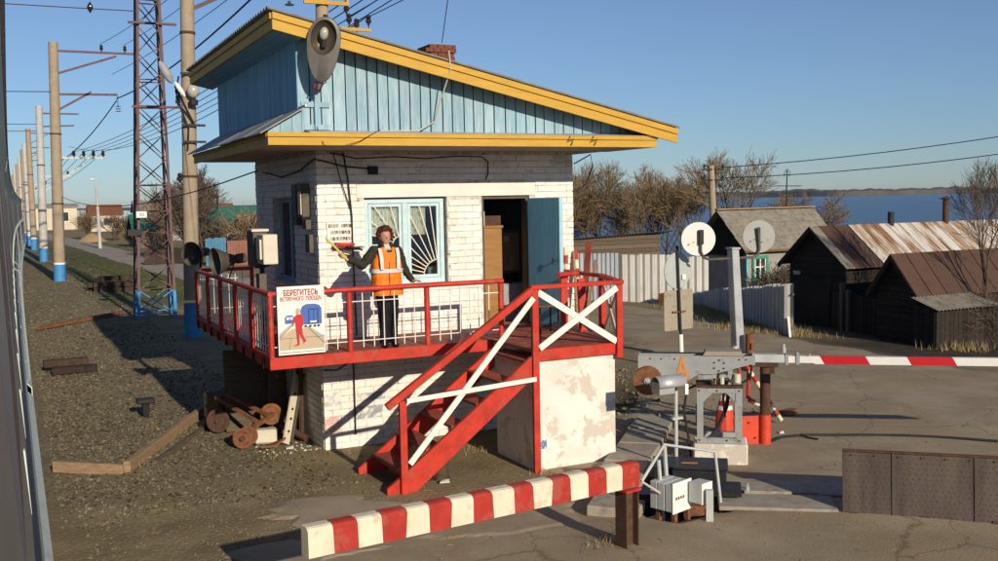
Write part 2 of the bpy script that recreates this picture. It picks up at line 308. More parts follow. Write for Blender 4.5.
def ground_mat(m):
    t = m.node_tree; N = t.nodes; L = t.links.new; p = N['Principled BSDF']; g = N.new('ShaderNodeNewGeometry')
    at = N.new('ShaderNodeAttribute'); at.attribute_name = 'zone'; sp = N.new('ShaderNodeSeparateColor'); L(at.outputs['Color'], sp.inputs[0])
    def nz(s, det=5, ro=.6):
        n = N.new('ShaderNodeTexNoise'); n.inputs['Scale'].default_value = s; n.inputs['Detail'].default_value = det; n.inputs['Roughness'].default_value = ro; L(g.outputs['Position'], n.inputs['Vector']); return n.outputs[0]
    def ramp(src, a, b, c0, c1):
        r = N.new('ShaderNodeValToRGB'); L(src, r.inputs[0]); r.color_ramp.elements[0].position = a; r.color_ramp.elements[1].position = b; r.color_ramp.elements[0].color = c0+(1,); r.color_ramp.elements[1].color = c1+(1,); return r.outputs[0]
    def mix(f, a, b):
        x = N.new('ShaderNodeMix'); x.data_type = 'RGBA'
        L(f, x.inputs['Factor']); L(a, x.inputs['A']); L(b, x.inputs['B']); return x.outputs['Result']
    def mul(a, b):
        x = N.new('ShaderNodeMath'); x.operation = 'MULTIPLY'; L(a, x.inputs[0]); L(b, x.inputs[1]) if not isinstance(b,(int,float)) else setattr(x.inputs[1],'default_value',b); return x.outputs[0]
    dirt = ramp(nz(.9,7,.65), .34, .66, (.155,.124,.064), (.365,.300,.172))
    fine = ramp(nz(28,4,.7), .35, .7, (.14,.105,.06), (.35,.28,.175))
    base = mix(mul(nz(3,3),.75), dirt, fine)
    vo = N.new('ShaderNodeTexVoronoi'); vo.inputs['Scale'].default_value = 22; L(g.outputs['Position'], vo.inputs['Vector'])
    stones = ramp(vo.outputs['Color'], .1, .9, (.115,.098,.056), (.29,.252,.165))
    base = mix(mul(sp.outputs[0],.85), base, stones)
    gr = ramp(nz(1.1,6,.7), .38, .62, (.155,.125,.065), (.075,.105,.028))
    base = mix(sp.outputs[1], base, gr)
    dk = ramp(nz(4,5), .35, .7, (.040,.032,.025), (.085,.068,.050))
    base = mix(sp.outputs[2], base, dk)
    dry = ramp(nz(5,5), .35, .7, (.15,.115,.06), (.27,.215,.12))
    base = mix(mul(at.outputs['Alpha'],.8), base, dry)
    L(base, p.inputs['Base Color']); p.inputs['Roughness'].default_value = .95; p.inputs['Specular IOR Level'].default_value = .15
    b = N.new('ShaderNodeBump'); b.inputs['Strength'].default_value = .55; b.inputs['Distance'].default_value = .018
    ad = N.new('ShaderNodeMath'); L(nz(55,6,.75), ad.inputs[0]); L(vo.outputs['Distance'], ad.inputs[1]); L(ad.outputs[0], b.inputs['Height']); L(b.outputs[0], p.inputs['Normal'])
ground_mat(gm)
me.materials.append(gm); go = bpy.data.objects.new('ground', me); C.objects.link(go); go['kind'] = 'structure'

def road_mat(name, ca_, cb_, crack=True):
    m = bpy.data.materials.new(name); m.use_nodes = True; t = m.node_tree; N = t.nodes; L = t.links.new; p = N['Principled BSDF']; g = N.new('ShaderNodeNewGeometry')
    def nz(s, det=5, ro=.6):
        n = N.new('ShaderNodeTexNoise'); n.inputs['Scale'].default_value = s; n.inputs['Detail'].default_value = det; n.inputs['Roughness'].default_value = ro; L(g.outputs['Position'], n.inputs['Vector']); return n
    n1 = nz(.8,8,.68); r = N.new('ShaderNodeValToRGB'); L(n1.outputs[0], r.inputs[0]); e = r.color_ramp.elements; e[0].position = .36; e[1].position = .64; e[0].color = ca_+(1,); e[1].color = cb_+(1,)
    n2 = nz(40,3,.7); r2 = N.new('ShaderNodeValToRGB'); L(n2.outputs[0], r2.inputs[0]); r2.color_ramp.elements[0].color = (.55,.55,.55,1); r2.color_ramp.elements[1].color = (1.35,1.35,1.35,1)
    mu = N.new('ShaderNodeMix'); mu.data_type = 'RGBA'; mu.blend_type = 'MULTIPLY'; mu.inputs['Factor'].default_value = .6; L(r.outputs[0], mu.inputs['A']); L(r2.outputs[0], mu.inputs['B'])
    col = mu.outputs['Result']; hsrc = n2.outputs[0]
    # dusty soil lying over the asphalt in drifts
    n4 = nz(.45,7,.7); r4 = N.new('ShaderNodeValToRGB'); L(n4.outputs[0], r4.inputs[0]); r4.color_ramp.elements[0].position = .50; r4.color_ramp.elements[1].position = .58
    mxd = N.new('ShaderNodeMix'); mxd.data_type = 'RGBA'; fm = N.new('ShaderNodeMath'); fm.operation = 'MULTIPLY'; fm.inputs[1].default_value = .75; L(r4.outputs[0], fm.inputs[0]); L(fm.outputs[0], mxd.inputs['Factor']); L(col, mxd.inputs['A']); mxd.inputs['B'].default_value = (.315,.235,.142,1); col = mxd.outputs['Result']
    if crack:
        wv = N.new('ShaderNodeVectorMath'); wv.operation = 'MULTIPLY_ADD'; nn = nz(2.2,4); L(nn.outputs['Color'], wv.inputs[0]); wv.inputs[1].default_value = (.5,.5,0); L(g.outputs['Position'], wv.inputs[2])
        vo = N.new('ShaderNodeTexVoronoi'); vo.feature = 'DISTANCE_TO_EDGE'; vo.inputs['Scale'].default_value = .38; L(wv.outputs[0], vo.inputs['Vector'])
        rc = N.new('ShaderNodeValToRGB'); L(vo.outputs['Distance'], rc.inputs[0]); rc.color_ramp.elements[0].position = .001; rc.color_ramp.elements[1].position = .006; rc.color_ramp.elements[0].color = (.62,.60,.57,1); rc.color_ramp.elements[1].color = (1,1,1,1)
        mc = N.new('ShaderNodeMix'); mc.data_type = 'RGBA'; mc.blend_type = 'MULTIPLY'; mc.inputs['Factor'].default_value = 1; L(col, mc.inputs['A']); L(rc.outputs[0], mc.inputs['B']); col = mc.outputs['Result']
    L(col, p.inputs['Base Color']); p.inputs['Roughness'].default_value = .9; p.inputs['Specular IOR Level'].default_value = .2
    b = N.new('ShaderNodeBump'); b.inputs['Strength'].default_value = .45; b.inputs['Distance'].default_value = .015; L(hsrc, b.inputs['Height']); L(b.outputs[0], p.inputs['Normal'])
    return m
K['asphalt'] = road_mat('dusty_cracked_asphalt', (.285,.226,.145), (.385,.318,.215))
K['asphalt_far'] = road_mat('grey_asphalt', (.31,.285,.25), (.39,.365,.325), False)
def ribbon(name, pts, wl, wr, m, step=.25, across=18, dz=.014, rag=.5):
    P = [Vector(p) for p in pts]; samp = []
    for i in range(len(P)-1):
        p0,p1,p2,p3 = P[max(i-1,0)],P[i],P[i+1],P[min(i+2,len(P)-1)]; n = max(2,int((p2-p1).length/step))
        for k in range(n):
            t = k/n; samp.append(.5*((2*p1)+(p2-p0)*t+(2*p0-5*p1+4*p2-p3)*t*t+(3*p1-p0-3*p2+p3)*t**3))
    samp.append(P[-1]); mb = MB(); k = len(samp)
    for i,p in enumerate(samp):
        d = (samp[min(i+1,k-1)]-samp[max(i-1,0)]).normalized(); nrm = Vector((d.y,-d.x)); f = i/(k-1)
        a = -(wl[0]+(wl[1]-wl[0])*f)-rag*noise.noise((p.x*.7,p.y*.7,3)); b = (wr[0]+(wr[1]-wr[0])*f)+rag*noise.noise((p.x*.7,p.y*.7,7))
        for j in range(across+1):
            s_ = a+(b-a)*j/across; q = p+nrm*s_; e = min(j,across-j); mb.v.append((q.x,q.y,H(q.x,q.y)+(dz if e else -.02)))
    for i in range(k-1):
        for j in range(across):
            q_ = mb.v[i*(across+1)+j]
            if 6.35 < q_[0] < 8.0 and 9.25 < q_[1] < 10.85: continue
            if q_[0] > 18.3+.5*noise.noise((q_[0],q_[1],2)) and q_[1] < 24: continue
            mb.f.append((i*(across+1)+j,i*(across+1)+j+1,(i+1)*(across+1)+j+1,(i+1)*(across+1)+j))
    return struct(mb, name, m, smooth=True)
ribbon('road', [(1.5,5.0),(4.6,7.8),(9.2,10.6),(13,14.6),(16,19.6),(17.3,25),(16.5,31),(14,38)], (3.2,1.9), (8.0,1.8), K['asphalt'], step=.13, across=60)
ribbon('road', [(14,38),(10.8,45),(9.4,52),(8.3,70),(7.3,95),(5.8,130),(2,200)], (1.7,1.5), (1.7,1.5), K['asphalt_far'], step=1, across=6, rag=.25, dz=.05)

# worn asphalt patches standing a little proud of the packed earth
K['patch'] = road_mat('pale_worn_asphalt', (.30,.25,.175), (.40,.34,.25), False)
for (cx,cy,rx,ry,sd_) in ((4.9,10.3,1.5,.55,1),(3.3,11.6,.9,.6,2),(2.6,10.2,1.0,.5,3)):
    m = MB(); n = 44; m.v.append((cx,cy,H(cx,cy)+.03)); rngs = 5
    for k in range(1,rngs+1):
        for i in range(n):
            a = 2*math.pi*i/n; q = (1+.55*noise.noise((math.cos(a)*1.3,math.sin(a)*1.3,sd_*3.1))+.22*noise.noise((math.cos(a)*4,math.sin(a)*4,sd_*1.7))+.10*noise.noise((math.cos(a)*11,math.sin(a)*11,sd_)))*k/rngs
            x, y = cx+rx*q*math.cos(a)*.9-ry*.25*q*math.sin(a), cy+ry*q*math.sin(a)+.1*q*math.cos(a)*rx; m.v.append((x,y,H(x,y)+(.028 if k < rngs else .004)))
    for i in range(n): m.f.append((0,1+i,1+(i+1)%n))
    for k in range(rngs-1):
        for i in range(n): m.f.append((1+k*n+i,1+(k+1)*n+i,1+(k+1)*n+(i+1)%n,1+k*n+(i+1)%n))
    struct(m, 'asphalt_patch', K['patch'], smooth=False)

# river and far bank
wm = bpy.data.materials.new('river_water'); wm.use_nodes = True; t = wm.node_tree; p = t.nodes['Principled BSDF']
p.inputs['Base Color'].default_value = (.010,.060,.150,1); p.inputs['Roughness'].default_value = .25; p.inputs['IOR'].default_value = 1.33
g = t.nodes.new('ShaderNodeNewGeometry'); n = t.nodes.new('ShaderNodeTexNoise'); n.inputs['Scale'].default_value = .35; n.inputs['Detail'].default_value = 6; t.links.new(g.outputs['Position'], n.inputs['Vector'])
b = t.nodes.new('ShaderNodeBump'); b.inputs['Strength'].default_value = .9; b.inputs['Distance'].default_value = 1.2; t.links.new(n.outputs[0], b.inputs['Height']); t.links.new(b.outputs[0], p.inputs['Normal'])
struct(MB().add([(60,-3000,-12),(14000,-3000,-12),(14000,14000,-12),(9000,14000,-12),(60,250,-12)], [(0,1,2,3,4)]), 'river', wm)
struct(MB().add([(128,240,-.6),(9200,14000,-.6),(-3000,14000,-.6),(-3000,5990,-.6),(128,5990,-.6)],[(0,1,2,3,4)]), 'terrain', mat('far_plain',(.13,.11,.06),.95,var=.3,scale=.01))
fm_ = mat('far_wood', (.085,.075,.055), .95, var=.3, scale=.01)
mb = MB(); nS = 500
for i in range(nS+1):
    a = R(14)+R(62)*i/nS; d = 6100+250*math.sin(i*.07)
    hh = 38+16*noise.noise((i*.05,0,0))+9*noise.noise((i*.3,2,0))+5*noise.noise((i*1.7,5,0))
    for dd,z in ((0,-12.5),(20,-12+hh*.7),(120,-12+hh),(700,-12+hh*.8),(900,-13)): mb.v.append(((d+dd)*math.sin(a),(d+dd)*math.cos(a),z))
for i in range(nS):
    for j in range(4): mb.f.append((i*5+j,(i+1)*5+j,(i+1)*5+j+1,i*5+j+1))
struct(mb, 'hills', fm_, smooth=True)

# ------------------------------------------------------------------ keeper's house
house = thing('guard_house', "crossing keeper's white brick booth with blue gable, yellow fascias and sloping roof", 'booth', (6.2,16.4,0))
XW, XR, YF, YB = 4.09, 8.42, 14.49, 18.50
wins = [(4.81,6.15,2.40,3.75), (6.75,7.60,1.68,3.75)]
wall = part(MB().box(XW+.012,4.81,YF+.012,YF+.28,0,4.46).box(6.15,6.75,YF+.012,YF+.28,0,4.46).box(7.60,XR-.012,YF+.012,YF+.28,0,4.46)
    .box(4.81,6.15,YF+.012,YF+.28,0,2.40).box(4.81,6.15,YF+.012,YF+.28,3.75,4.46).box(6.75,7.60,YF+.012,YF+.28,0,1.66).box(6.75,7.60,YF+.012,YF+.28,3.75,4.46), 'front_wall', K['mortar'], house)
LW = (15.85,17.25,2.39,3.78)
lwall = part(MB().box(XW+.012,XW+.28,YF+.28,LW[0],0,4.46).box(XW+.012,XW+.28,LW[1],YB,0,4.46).box(XW+.012,XW+.28,LW[0],LW[1],0,LW[2]).box(XW+.012,XW+.28,LW[0],LW[1],LW[3],4.46), 'side_wall', K['mortar'], house)
part(MB().box(XR-.28,XR-.012,YF+.28,YB,0,4.46), 'side_wall', K['plaster'], house)
part(MB().box(XW+.28,XR-.28,YB-.28,YB,0,4.46), 'back_wall', K['plaster'], house)
part(MB().box(XW+.28,XR-.28,YF+.28,YB-.28,1.5,1.66), 'floor', K['ply'], house)
part(MB().box(XW,XR,YF,YB,4.462,4.5), 'ceiling', K['void'], house)
part(MB().box(XR-.30,XR-.285,YF+.29,YB-.29,1.67,4.45).box(XW+.29,XR-.31,YB-.30,YB-.285,1.67,4.45), 'interior_lining', mat('interior_blue_paint', (.12,.20,.26), .8), house)
# lintel render above window and door
lint = part(MB().box(4.70,7.70,YF-.001,YF+.02,3.752,3.95), 'lintel', K['plaster'], house)
bl, bh, pl, ph = .25, .087, .262, .1
_bm = {}
def brick_mesh(L):
    key = round(L*50)/50
    if key not in _bm:
        m = MB(); a,h,d,c = key/2, bh/2, .05, .006
        m.add([(-a,0+c,-h),(a,c,-h),(a,c,h),(-a,c,h),(-a+c,0,-h+c),(a-c,0,-h+c),(a-c,0,h-c),(-a+c,0,h-c),(-a,d,-h),(a,d,-h),(a,d,h),(-a,d,h)],
              [(4,5,6,7),(0,1,5,4),(1,2,6,5),(2,3,7,6),(3,0,4,7),(0,8,9,1),(1,9,10,2),(2,10,11,3),(3,11,8,0)])
        me_ = m.mesh('brick'); me_.materials.append(K['brick']); _bm[key] = me_
    return _bm[key]
cnt = 0; base_b = MB()
def put_front(x0, x1, z):
    global cnt
    L = x1-x0-.012
    if L < .03: return
    xc, dy = (x0+x1)/2, rng.uniform(-.004,.004)
    if z > 1.66 and cnt < 300:
        o = bpy.data.objects.new('brick', brick_mesh(L)); C.objects.link(o); o.parent = wall
        o.location = Vector((xc, YF+dy, z))-house.location; o.rotation_euler = (rng.uniform(-.015,.015), rng.uniform(-.012,.012), rng.uniform(-.015,.015)); o.location.z += rng.uniform(-.003,.003); cnt += 1
    else:
        base_b.box(x0+.006, x1-.006, YF+dy, YF+.05, z-bh/2, z+bh/2)
row = 0; z = .03
zs = [z0*ph+.05 for z0 in range(44)]
for z in sorted(zs, key=lambda q: 0 if q > 1.66 else 1):
    row = int(round((z-.05)/ph)); off = (row % 2)*pl/2; x = XW-off
    while x < XR:
        a, b_ = max(x,XW), min(x+pl,XR); segs = [(a,b_)]
        for (wx0,wx1,wz0,wz1) in wins+[(4.70,7.70,3.75,3.95)]:
            if wz0-.03 < z < wz1+.02:
                ns = []
                for (a,b_) in segs:
                    if b_ <= wx0 or a >= wx1: ns.append((a,b_))
                    else:
                        if a < wx0: ns.append((a,wx0))
                        if b_ > wx1: ns.append((wx1,b_))
                segs = ns
        for (a,b_) in segs:
            if b_-a > .03: put_front(a,b_,z)
        x += pl
part(base_b, 'lower_brickwork', K['brick'], house, kind='stuff')
side_b = MB()
for z0 in range(44):
    z = z0*ph+.05; y = YF+.05-(z0 % 2)*pl/2
    while y < YB:
        a, b_ = max(y,YF+.055), min(y+pl,YB); segs = [(a,b_)]
        if LW[2]-.03 < z < LW[3]+.02:
            segs = [s_ for s_ in ((a,min(b_,LW[0])),(max(a,LW[1]),b_)) if s_[1]-s_[0] > .03]
        for (a,b_) in segs:
            dx = rng.uniform(-.004,.004)
            if b_-a > .02: side_b.box(XW+dx, XW+.05, a+.006, b_-.006, z-bh/2, z+bh/2)
        y += pl
part(side_b, 'side_brickwork', K['brick'], house, kind='stuff')
# faded paint marks low on the wall (grey-blue and pink over-painted lettering)
for (x0,x1,z0,z1,cc,nm) in [(4.62,5.05,.70,.80,(.36,.40,.44),'grey'),(4.52,5.0,.42,.60,(.30,.33,.37),'grey_dark'),(4.10,4.32,.26,.50,(.62,.40,.36),'pink'),(4.10,4.36,.66,.86,(.50,.52,.54),'pale')]:
    part(MB().box(x0,x1,YF-.007,YF+.01,z0,z1), 'paint_patch', mat('faded_patch_'+nm, cc, .9, var=.15, scale=8, c2=(.74,.70,.64), cover=.46, s2=9, soft=.1), house)

# front window
wn = part(MB().box(4.83,4.90,YF+.09,YF+.15,2.42,3.73).box(6.06,6.13,YF+.09,YF+.15,2.42,3.73).box(4.90,6.06,YF+.09,YF+.15,3.66,3.73).box(4.90,6.06,YF+.09,YF+.15,2.42,2.50), 'window', K['wframe'], house, bevel=.006)
part(MB().box(5.44,5.53,YF+.085,YF+.155,2.50,3.66), 'mullion', K['wframe'], wn, bevel=.006)
for (a,b_) in ((4.905,5.435),(5.535,6.055)):
    part(MB().box(a,a+.045,YF+.10,YF+.14,2.505,3.655).box(b_-.045,b_,YF+.10,YF+.14,2.505,3.655).box(a+.045,b_-.045,YF+.10,YF+.14,3.61,3.655).box(a+.045,b_-.045,YF+.10,YF+.14,2.505,2.55), 'sash', K['wframe'], wn)
    part(MB().box(a+.045,b_-.045,YF+.118,YF+.122,2.55,3.61), 'pane', K['glasspane'], wn)
part(MB().box(4.76,6.20,YF-.05,YF+.09,2.375,2.398), 'sill', K['galv'], wn)
gr = MB()
def ray_bars(cx, cz, x0, x1, z0, z1, angs, r0):
    for a in angs:
        dx, dz = math.cos(a), math.sin(a); tt = []
        if dx > 0: tt.append((x1-cx)/dx)
        if dx < 0: tt.append((x0-cx)/dx)
        if dz > 0: tt.append((z1-cz)/dz)
        if dz < 0: tt.append((z0-cz)/dz)
        tt = min(tt)
        if tt > r0+.03: gr.beam((cx+dx*r0,YF+.108,cz+dz*r0),(cx+dx*tt,YF+.108,cz+dz*tt),.014,.014)
    pts = [(cx+math.cos(a)*r0,YF+.108,cz+math.sin(a)*r0) for a in angs]
    for q in range(len(pts)-1): gr.beam(pts[q],pts[q+1],.014,.014)
ray_bars(6.04,2.52,5.55,6.04,2.52,3.62,[R(d) for d in (97,106,116,126,136,146,156,166,176)],.26)
ray_bars(5.42,3.02,4.92,5.42,2.52,3.62,[R(d) for d in (105,125,142,160,178,200,222)],.14)
part(gr, 'grille', K['grille'], wn)
def curtain(x0,x1,z0,z1,y):
    m = MB(); n = 40
    for i in range(n+1):
        x = x0+(x1-x0)*i/n; yy = y+.02*math.sin(i*1.3)
        m.v += [(x,yy,z0),(x,yy+.004,z1)]
    for i in range(n): m.f.append((2*i,2*i+2,2*i+3,2*i+1))
    return m
part(curtain(4.92,5.42,3.17,3.6,YF+.17), 'curtain', K['lace'], wn); part(curtain(5.55,5.86,3.17,3.6,YF+.17), 'curtain', K['lace'], wn)
# side window
sw = part(MB().box(XW+.13,XW+.19,LW[0],LW[0]+.07,LW[2],LW[3]).box(XW+.13,XW+.19,LW[1]-.07,LW[1],LW[2],LW[3]).box(XW+.13,XW+.19,LW[0]+.07,LW[1]-.07,LW[3]-.07,LW[3]).box(XW+.13,XW+.19,LW[0]+.07,LW[1]-.07,LW[2],LW[2]+.08), 'window', K['wframe_side'], house)
part(MB().box(XW+.125,XW+.195,16.50,16.58,LW[2]+.08,LW[3]-.07), 'mullion', K['wframe_side'], sw)
part(MB().box(XW+.155,XW+.16,LW[0]+.07,16.50,LW[2]+.08,LW[3]-.07), 'pane', K['glasspane'], sw); part(MB().box(XW+.155,XW+.16,16.58,LW[1]-.07,LW[2]+.08,LW[3]-.07), 'pane', K['glasspane'], sw)
part(MB().box(XW-.06,XW+.13,LW[0]-.04,LW[1]+.04,LW[2]-.035,LW[2]-.003), 'sill', K['galv'], sw)
# door frame and leaf
dj = part(MB().box(6.752,6.80,YF+.05,YF+.2,1.68,3.745).box(7.55,7.597,YF+.05,YF+.2,1.68,3.745).box(6.80,7.55,YF+.05,YF+.2,3.70,3.745), 'door_frame', K['brown_grey'], house)
h0, h1 = Vector((7.585,14.44)), Vector((7.735,13.66)); dd = (h1-h0); dn = Vector((dd.y,-dd.x)).normalized()*.045
door = MB()
def leaf(a, b_, z0, z1, th0=0, th1=1):
    p0, p1 = h0+dd*a, h0+dd*b_; o0, o1 = dn*th0, dn*th1
    return [(p0.x+o0.x,p0.y+o0.y,z0),(p1.x+o0.x,p1.y+o0.y,z0),(p1.x+o1.x,p1.y+o1.y,z0),(p0.x+o1.x,p0.y+o1.y,z0),(p0.x+o0.x,p0.y+o0.y,z1),(p1.x+o0.x,p1.y+o0.y,z1),(p1.x+o1.x,p1.y+o1.y,z1),(p0.x+o1.x,p0.y+o1.y,z1)]
dr = part(MB().hexa(leaf(.0,.965,1.70,3.70)), 'door', K['door_edge'], house)
for i in range(6):
    part(MB().hexa(leaf(i*.16+.004,i*.16+.156,1.70,3.70,1.02,1.32)), 'board', K['door_blue'], dr)
part(MB().hexa(leaf(.966,1.0,1.70,3.70,-.1,1.4)), 'door_edge', K['door_edge'], dr)
hp = h0+dd*.86+dn*1.4
part(MB().cyl((hp.x,hp.y,2.72),.012,.06,8,(dn.x,dn.y,0)).rbox((hp.x+dn.x*1.2,hp.y+dn.y*1.2,2.72),(.02,.02,.10)), 'handle', K['black'], dr)

# eave box under the gable
EX0, EX1, EY0, EY1, EZ0, EZ1 = 3.08, 9.11, 13.10, 18.84, 4.445, 4.612
part(MB().box(EX0+.05,EX1-.02,EY0+.05,EY1,EZ0+.012,EZ0+.03), 'soffit', K['soffit'], house)
for i in range(7): part(MB().box(EX0+.055,EX1-.03,EY0+.06+i*.19,EY0+.06+i*.19+.18,EZ0,EZ0+.010), 'soffit_board', K['soffit'], house)
fr = part(MB().box(EX0,EX1,EY0,EY0+.03,EZ0,EZ0+.105), 'fascia_board', K['yellow'], house, bevel=.004)
part(MB().box(EX0-.01,EX1+.01,EY0-.022,EY0+.03,EZ0+.108,EZ1), 'fascia_board', K['yellow'], house, bevel=.004)
part(MB().box(EX0+.001,EX0+.03,EY0+.031,EY1,EZ0-.01,EZ0+.105), 'fascia_board', K['yellow_old'], house)
part(MB().box(EX0-.02,EX0+.03,EY0+.031,EY1,EZ0+.108,EZ1-.01), 'fascia_board', K['yellow_old'], house)
# skirt roof on the track side, sheet by sheet
n = 6
for i in range(n):
    y0 = EY0-.02+i*(EY1-EY0+.05)/n; y1 = y0+(EY1-EY0+.05)/n-.01; dz = .006*(i % 2)
    part(MB().hexa([(2.98,y0,4.585+dz),(3.57,y0,4.925+dz),(3.57,y1,4.925+dz),(2.98,y1,4.585+dz),(2.98,y0,4.603+dz),(3.57,y0,4.943+dz),(3.57,y1,4.943+dz),(2.98,y1,4.603+dz)]), 'roof_sheet', K['slate_panel'], house)
part(MB().tube([(3.58,EY0-.06,4.955),(3.58,EY1+.02,4.955)],.018,6), 'ridge_pipe', K['galv'], house)
part(MB().hexa([(EX0+.55,EY0-.02,4.616),(EX1,EY0-.02,4.616),(EX1,13.44,4.66),(EX0+.55,13.44,4.66),(EX0+.55,EY0-.02,4.622),(EX1,EY0-.02,4.622),(EX1,13.44,4.67),(EX0+.55,13.44,4.67)]), 'flashing', K['galv'], house)
# main roof: single pitch falling to the right
UX0, UX1, UY0, UY1 = 3.17, 9.44, 13.02, 19.45
def rz(x): return 6.115+(x-UX0)*(4.715-6.115)/(UX1-UX0)        # top of roof boarding
sl = (4.715-6.115)/(UX1-UX0)
wave = MB(); ny_ = 260
for i in range(ny_+1):
    y = UY0-.03+(UY1-UY0+.06)*i/ny_; dzw = .022*math.sin(2*math.pi*(y-UY0)/.15)
    for (x) in (UX0-.06, UX1+.03): wave.v += [(x,y,rz(x)+.045+dzw),(x,y,rz(x)+.052+dzw)]
for i in range(ny_):
    a = i*4; wave.f += [(a+1,a+5,a+7,a+3),(a,a+2,a+6,a+4),(a,a+4,a+5,a+1),(a+2,a+3,a+7,a+6)]
roof = part(wave, 'roof', K['roof_slate'], house)
part(MB().hexa([(UX0+.03,UY0+.03,rz(UX0)-.03),(UX1-.03,UY0+.03,rz(UX1)-.03),(UX1-.03,UY1,rz(UX1)-.03),(UX0+.03,UY1,rz(UX0)-.03),(UX0+.03,UY0+.03,rz(UX0)),(UX1-.03,UY0+.03,rz(UX1)),(UX1-.03,UY1,rz(UX1)),(UX0+.03,UY1,rz(UX0))]), 'boarding', K['dark'], roof)
def slope_board(y0, y1, t0, t1, m):
    return part(MB().hexa([(UX0,y0,rz(UX0)+t0),(UX1,y0,rz(UX1)+t0),(UX1,y1,rz(UX1)+t0),(UX0,y1,rz(UX0)+t0),(UX0,y0,rz(UX0)+t1),(UX1,y0,rz(UX1)+t1),(UX1,y1,rz(UX1)+t1),(UX0,y1,rz(UX0)+t1)]), 'fascia_board', m, roof, bevel=.004)
slope_board(UY0, UY0+.03, -.205, -.075, K['yellow']); slope_board(UY0-.025, UY0+.03, -.072, .012, K['yellow'])
part(MB().box(UX0-.001,UX0+.03,UY0+.031,UY1,rz(UX0)-.205,rz(UX0)-.075), 'fascia_board', K['yellow_old'], roof, bevel=.004)
part(MB().box(UX0-.026,UX0+.03,UY0+.031,UY1,rz(UX0)-.072,rz(UX0)+.012), 'fascia_board', K['yellow_old'], roof, bevel=.004)
for i in range(3):     # blue boards under the eave
    x0 = UX0+.035+i*.125; x1 = x0+.12
    part(MB().hexa([(x0,UY0+.032,rz(x0)-.20),(x1,UY0+.032,rz(x1)-.20),(x1,UY1,rz(x1)-.20),(x0,UY1,rz(x0)-.20),(x0,UY0+.032,rz(x0)-.185),(x1,UY0+.032,rz(x1)-.185),(x1,UY1,rz(x1)-.185),(x0,UY1,rz(x0)-.185)]), 'soffit_board', K['blue_side'], roof)
GX, GY = 3.56, 13.38
bk = part(MB().prism([(GX+.02,GY+.03,4.50),(9.05,GY+.03,4.50),(9.05,GY+.03,rz(9.05)-.06),(GX+.02,GY+.03,rz(GX)-.06)],(0,.03,0)), 'gable_wall', K['dark'], house)
x = GX; i = 0
while x < 9.0:
    wd = rng.uniform(.145,.185); x1 = min(x+wd,9.03); d = rng.uniform(0,.006)
    if rz(x1)-.06 > 4.66:
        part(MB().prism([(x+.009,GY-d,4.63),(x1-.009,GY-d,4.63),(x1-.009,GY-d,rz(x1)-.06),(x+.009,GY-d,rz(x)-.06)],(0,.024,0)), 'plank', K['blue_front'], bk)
    x = x1; i += 1
sk = part(MB().box(GX+.03,GX+.06,GY+.07,18.9,4.5,rz(GX)-.06), 'gable_wall', K['dark'], house)
y = GY-.005
while y < 18.85:
    y1 = min(y+rng.uniform(.13,.17),18.9); d = rng.uniform(0,.006)
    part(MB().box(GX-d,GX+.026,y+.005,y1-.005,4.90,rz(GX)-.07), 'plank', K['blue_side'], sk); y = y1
part(MB().box(GX+.01,9.03,18.88,18.92,4.5,4.8), 'gable_wall', K['dark'], house)
for k in range(3):    # short boards closing the end of the skirt roof
    xa = 3.10+k*.16; xb = min(xa+.155,3.56); fz = lambda q: 4.585+(q-2.98)*.576-.012
    part(MB().prism([(xa,13.16,4.615),(xb,13.16,4.615),(xb,13.16,fz(xb)),(xa,13.16,max(4.617,fz(xa)))],(0,.022,0)), 'plank', K['blue_front'], bk)
part(MB().box(3.545,3.57,13.14,13.40,4.62,4.90), 'plank', K['blue_front'], bk)
# hatch battens
for z in (5.0,4.70):
    part(MB().box(3.60,3.77,GY-.035,GY-.008,z-.035,z+.035), 'batten', K['blue_front'], bk); part(MB().box(3.83,3.99,GY-.035,GY-.008,z-.035,z+.035), 'batten', K['blue_front'], bk)
# chimney
ch = part(MB().box(6.20,6.68,15.3,15.78,5.2,6.12), 'chimney', K['red_brick'], roof)
cb = MB()
for k in range(4):
    z = 5.95+k*.062; o = .03 if k == 2 else (.015 if k == 3 else 0); xx = 6.2-o+(.06 if k % 2 else 0)
    while xx < 6.66+o:
        cb.box(xx,min(xx+.125,6.69+o),15.28-o+rng.uniform(-.01,.01),15.8+o,z,z+.062); xx += .135
chb = part(cb, 'chimney_brickwork', K['red_brick'], roof, kind='stuff')
# cables on the house
def cab(pts, r): part(MB().tube(pts, r, 6), 'cable', K['black'], house)
cab([(4.09,17.9,4.25),(4.05,16.4,4.12),(4.04,15.2,4.18),(4.06,14.46,4.33),(4.5,14.45,4.22),(4.9,14.44,4.18)],.012)
cab([(4.3,14.46,4.42),(4.7,14.45,4.33),(5.3,14.45,4.36),(5.8,14.45,4.33),(6.3,14.45,4.37),(6.75,14.45,4.36),(6.85,14.45,4.28),(6.85,14.45,4.1),(6.8,14.45,4.0)],.010)
cab([(4.5,14.46,4.42),(4.56,14.45,4.0),(4.60,14.45,3.5),(4.60,14.45,3.0),(4.62,14.45,1.7)],.012)
cab([(4.35,14.46,4.4),(4.45,14.45,4.0),(4.58,14.45,3.6)],.008)
cab([(4.56,14.46,1.5),(4.56,14.46,.9),(4.56,14.46,.2)],.012); cab([(4.1,14.46,1.22),(4.3,14.45,1.2),(4.6,14.45,1.36),(4.75,14.46,1.5)],.010)
cab([(8.42,14.46,4.25),(8.7,14.40,4.40),(8.72,14.38,4.2),(8.6,14.40,3.9),(8.43,14.46,3.8)],.012)
part(MB().box(4.88,5.02,14.42,14.49,4.10,4.22), 'junction_box', K['black'], house)
